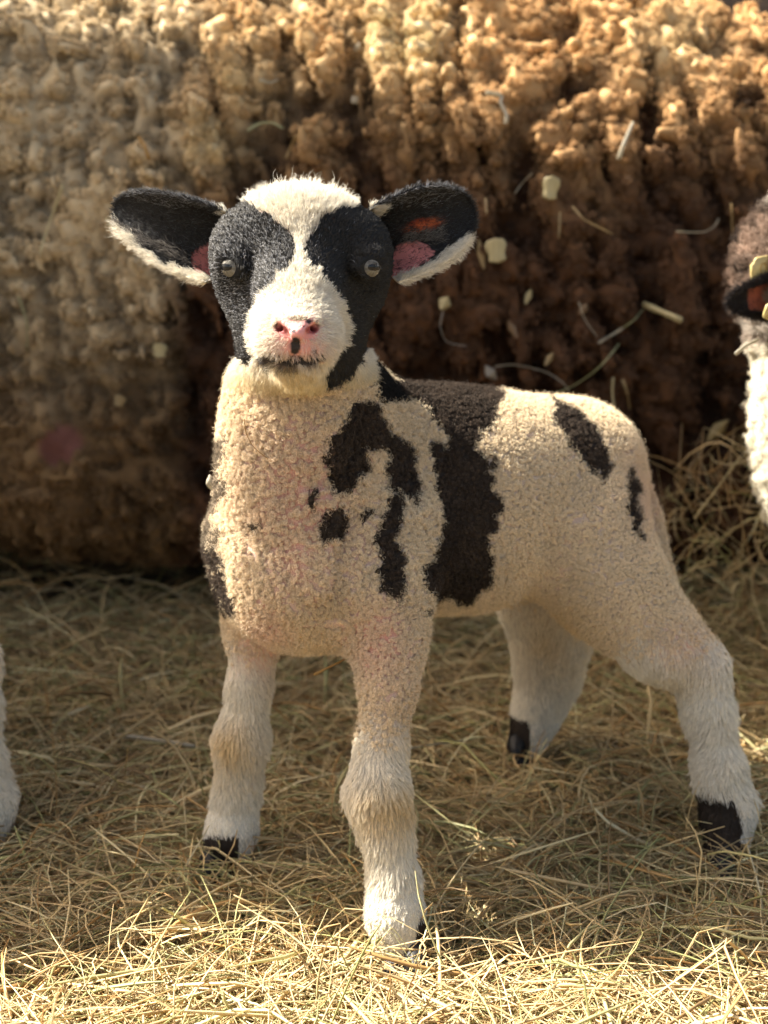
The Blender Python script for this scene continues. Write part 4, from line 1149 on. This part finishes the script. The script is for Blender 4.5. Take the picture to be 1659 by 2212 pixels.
husk('chaff', 772, 102, 12, 7, -.9, WHT, 'white chaff fleck near the top of the cream wool', 'chaff', G, .4)
straw('straw', ln((1050, 200), (1085, 206), (1080, 222), (1096, 248), (1092, 268), lift=.018), .0042, WHT, 'knotted whitish straw in the lit brown wool left of centre right', 'straw', G)
straw('straw', ln((560, 172), (585, 180), (600, 172), lift=.016), .0026, WHT, 'short pale straw in golden wool above the left ear', 'straw', G)
straw('straw', ln((535, 282), (560, 266), (590, 264), (612, 278), lift=.016), .0024, GRN, 'curved greenish straw in wool above the lamb left brow', 'straw', G)
straw('straw', ln((640, 292), (628, 318), (618, 342), lift=.016), .0028, TAN, 'short slanting straw in brown wool over the lamb forehead', 'straw', G)
straw('straw', ln((300, 298), (312, 312), (322, 345), lift=.020), .0050, ORG, 'orange leaf stub in the fleece where beige meets gold', 'straw', G)
straw('straw', ln((136, 398), (118, 450), (100, 500), (86, 548), lift=.018), .0026, PALE, 'long pale straw slanting in the beige fleece at far left', 'straw', G)
husk('husk', 345, 757, 15, 18, .1, PALE, 'pale round chip low in the beige fleece left of the lamb neck', 'chip', G, .3, .3)
husk('husk', 258, 866, 13, 15, .3, TAN, 'dull round husk low in the beige fleece left of the lamb chest', 'husk', G, .3, .3)
straw('straw', ln((230, 470), (246, 500), (252, 512), lift=.018), .0030, PALE, 'short blurred yellow straw beside the left ear tip', 'straw', G)
straw('straw', ln((40, 640), (60, 700), (58, 760), lift=.018), .0016, GRN, 'thin stem hanging down the beige fleece by the left edge', 'straw', G)
straw('straw', ln((1068, 792), (1110, 786), (1180, 802), (1222, 830), (1236, 862), lift=.018), .0016, (.5, .45, .36), 'long curved grey stem above the lamb rump', 'straw', G)
straw('straw', ln((1190, 856), (1250, 828), (1300, 790), (1338, 742), lift=.020), .0018, GRN, 'long green stem rising from the lamb rump to the right', 'straw', G)
husk('husk', 1060, 806, 22, 13, .9, (.45, .40, .32), 'torn grey leaf at the left end of the curved stem', 'husk', G, .6)
straw('straw', ln((1325, 815), (1322, 850), (1330, 895), lift=.018), .0022, PALE, 'upright pale stem right of the lamb rump', 'straw', G)
straw('straw', ln((1345, 820), (1356, 850), (1360, 885), lift=.018), .0026, TAN, 'upright tan stem beside the pale stem near the rump', 'straw', G)
straw('straw', ln((1462, 500), (1520, 503), (1544, 490), (1552, 472), lift=.014), .0011, WHT, 'fine pale curved stem left of the young sheep poll', 'straw', G)
straw('straw', ln((1580, 440), (1582, 512), lift=.014), .0018, TAN, 'thin upright straw close to the young sheep poll', 'straw', G)
husk('husk', 1550, 930, 17, 38, .75, (.60, .44, .18), 'large golden seed husk in the hay beside the young sheep', 'husk', G, .5)
straw('straw', ln((1532, 950), (1505, 985), (1496, 1040), lift=.03), .0018, TAN, 'thin drooping stem under the large golden husk', 'straw', G)
straw('straw', [W(1588, 766, 1.085), W(1612, 745, 1.085), W(1640, 733, 1.09)], .0028, WHT, 'white straw piece sticking out of the young sheep neck', 'straw')
straw('straw', [W(1500, 1120, 1.38), W(1545, 1060, 1.38), W(1600, 985, 1.39)], .0020, PALE, 'long pale straw leaning against hay right of the lamb thigh', 'straw')
# on the ground and on the lamb
GG = 'notable straws on the barn floor'
def gz_(px, py, up=.0): 
    r_ = W(px, py, 1.0) - np.array([0, 0, CAMZ]); t = (up + .012 - CAMZ) / r_[2]; return np.array([0, 0, CAMZ]) + r_ * t
straw('straw', [gz_(250, 1588, .01), gz_(340, 1598, .012), gz_(420, 1612, .012)], .0036, WHT, 'thick whitish straw lying on the hay left of the lamb far front leg', 'straw', GG, .8, .1)
straw('straw', [gz_(122, 1760, .01), gz_(124, 1700, .012) + [0, 0, .02], gz_(112, 1640, .01) + [0, 0, .045], gz_(100, 1590, .0) + [0, 0, .06]], .0022, ORG, 'orange stalk standing up from the hay at the left', 'straw', GG)
straw('straw', [gz_(60, 1820, .01), gz_(150, 1868, .02), gz_(250, 1905, .018)], .0020, PALE, 'long yellow straw lying across the hay at lower left', 'straw', GG)
straw('straw', [gz_(330, 2010, .012), gz_(420, 2000, .018), gz_(520, 1992, .012)], .0018, PALE, 'sunlit yellow straw lying across the hay in front', 'straw', GG)
straw('straw', [gz_(1010, 1600, .01), gz_(900, 1612, .02), gz_(790, 1640, .012)], .0022, WHT, 'long pale straw lying between the front and hind legs', 'straw', GG)
straw('straw', [W(678, 1458, .93), W(705, 1444, .93), W(745, 1424, .935)], .0018, ORG, 'yellow straw sticking out under the lamb brisket', 'straw')
straw('straw', [W(528, 905, .853), W(530, 935, .858), W(548, 968, .862), (W(580, 992, .864))], .0005, (.45, .25, .08), 'fine orange stem clinging to the wool on the lamb neck', 'straw')
husk('chaff', 455, 1044, 13, 7, 1.4, WHT, 'white chaff fleck on the outline of the lamb shoulder', 'chaff', pos=W(455, 1044, .955))
straw('straw', [W(1548, 1805, .985), W(1575, 1822, .985), W(1598, 1850, .985)], .0012, TAN, 'tan straw lying across the black hind foot', 'straw')
straw('straw', [W(1096, 958, .985), W(1112, 955, .985), W(1124, 968, .985)], .0008, WHT, 'tiny white stem on the wool of the lamb back', 'straw')
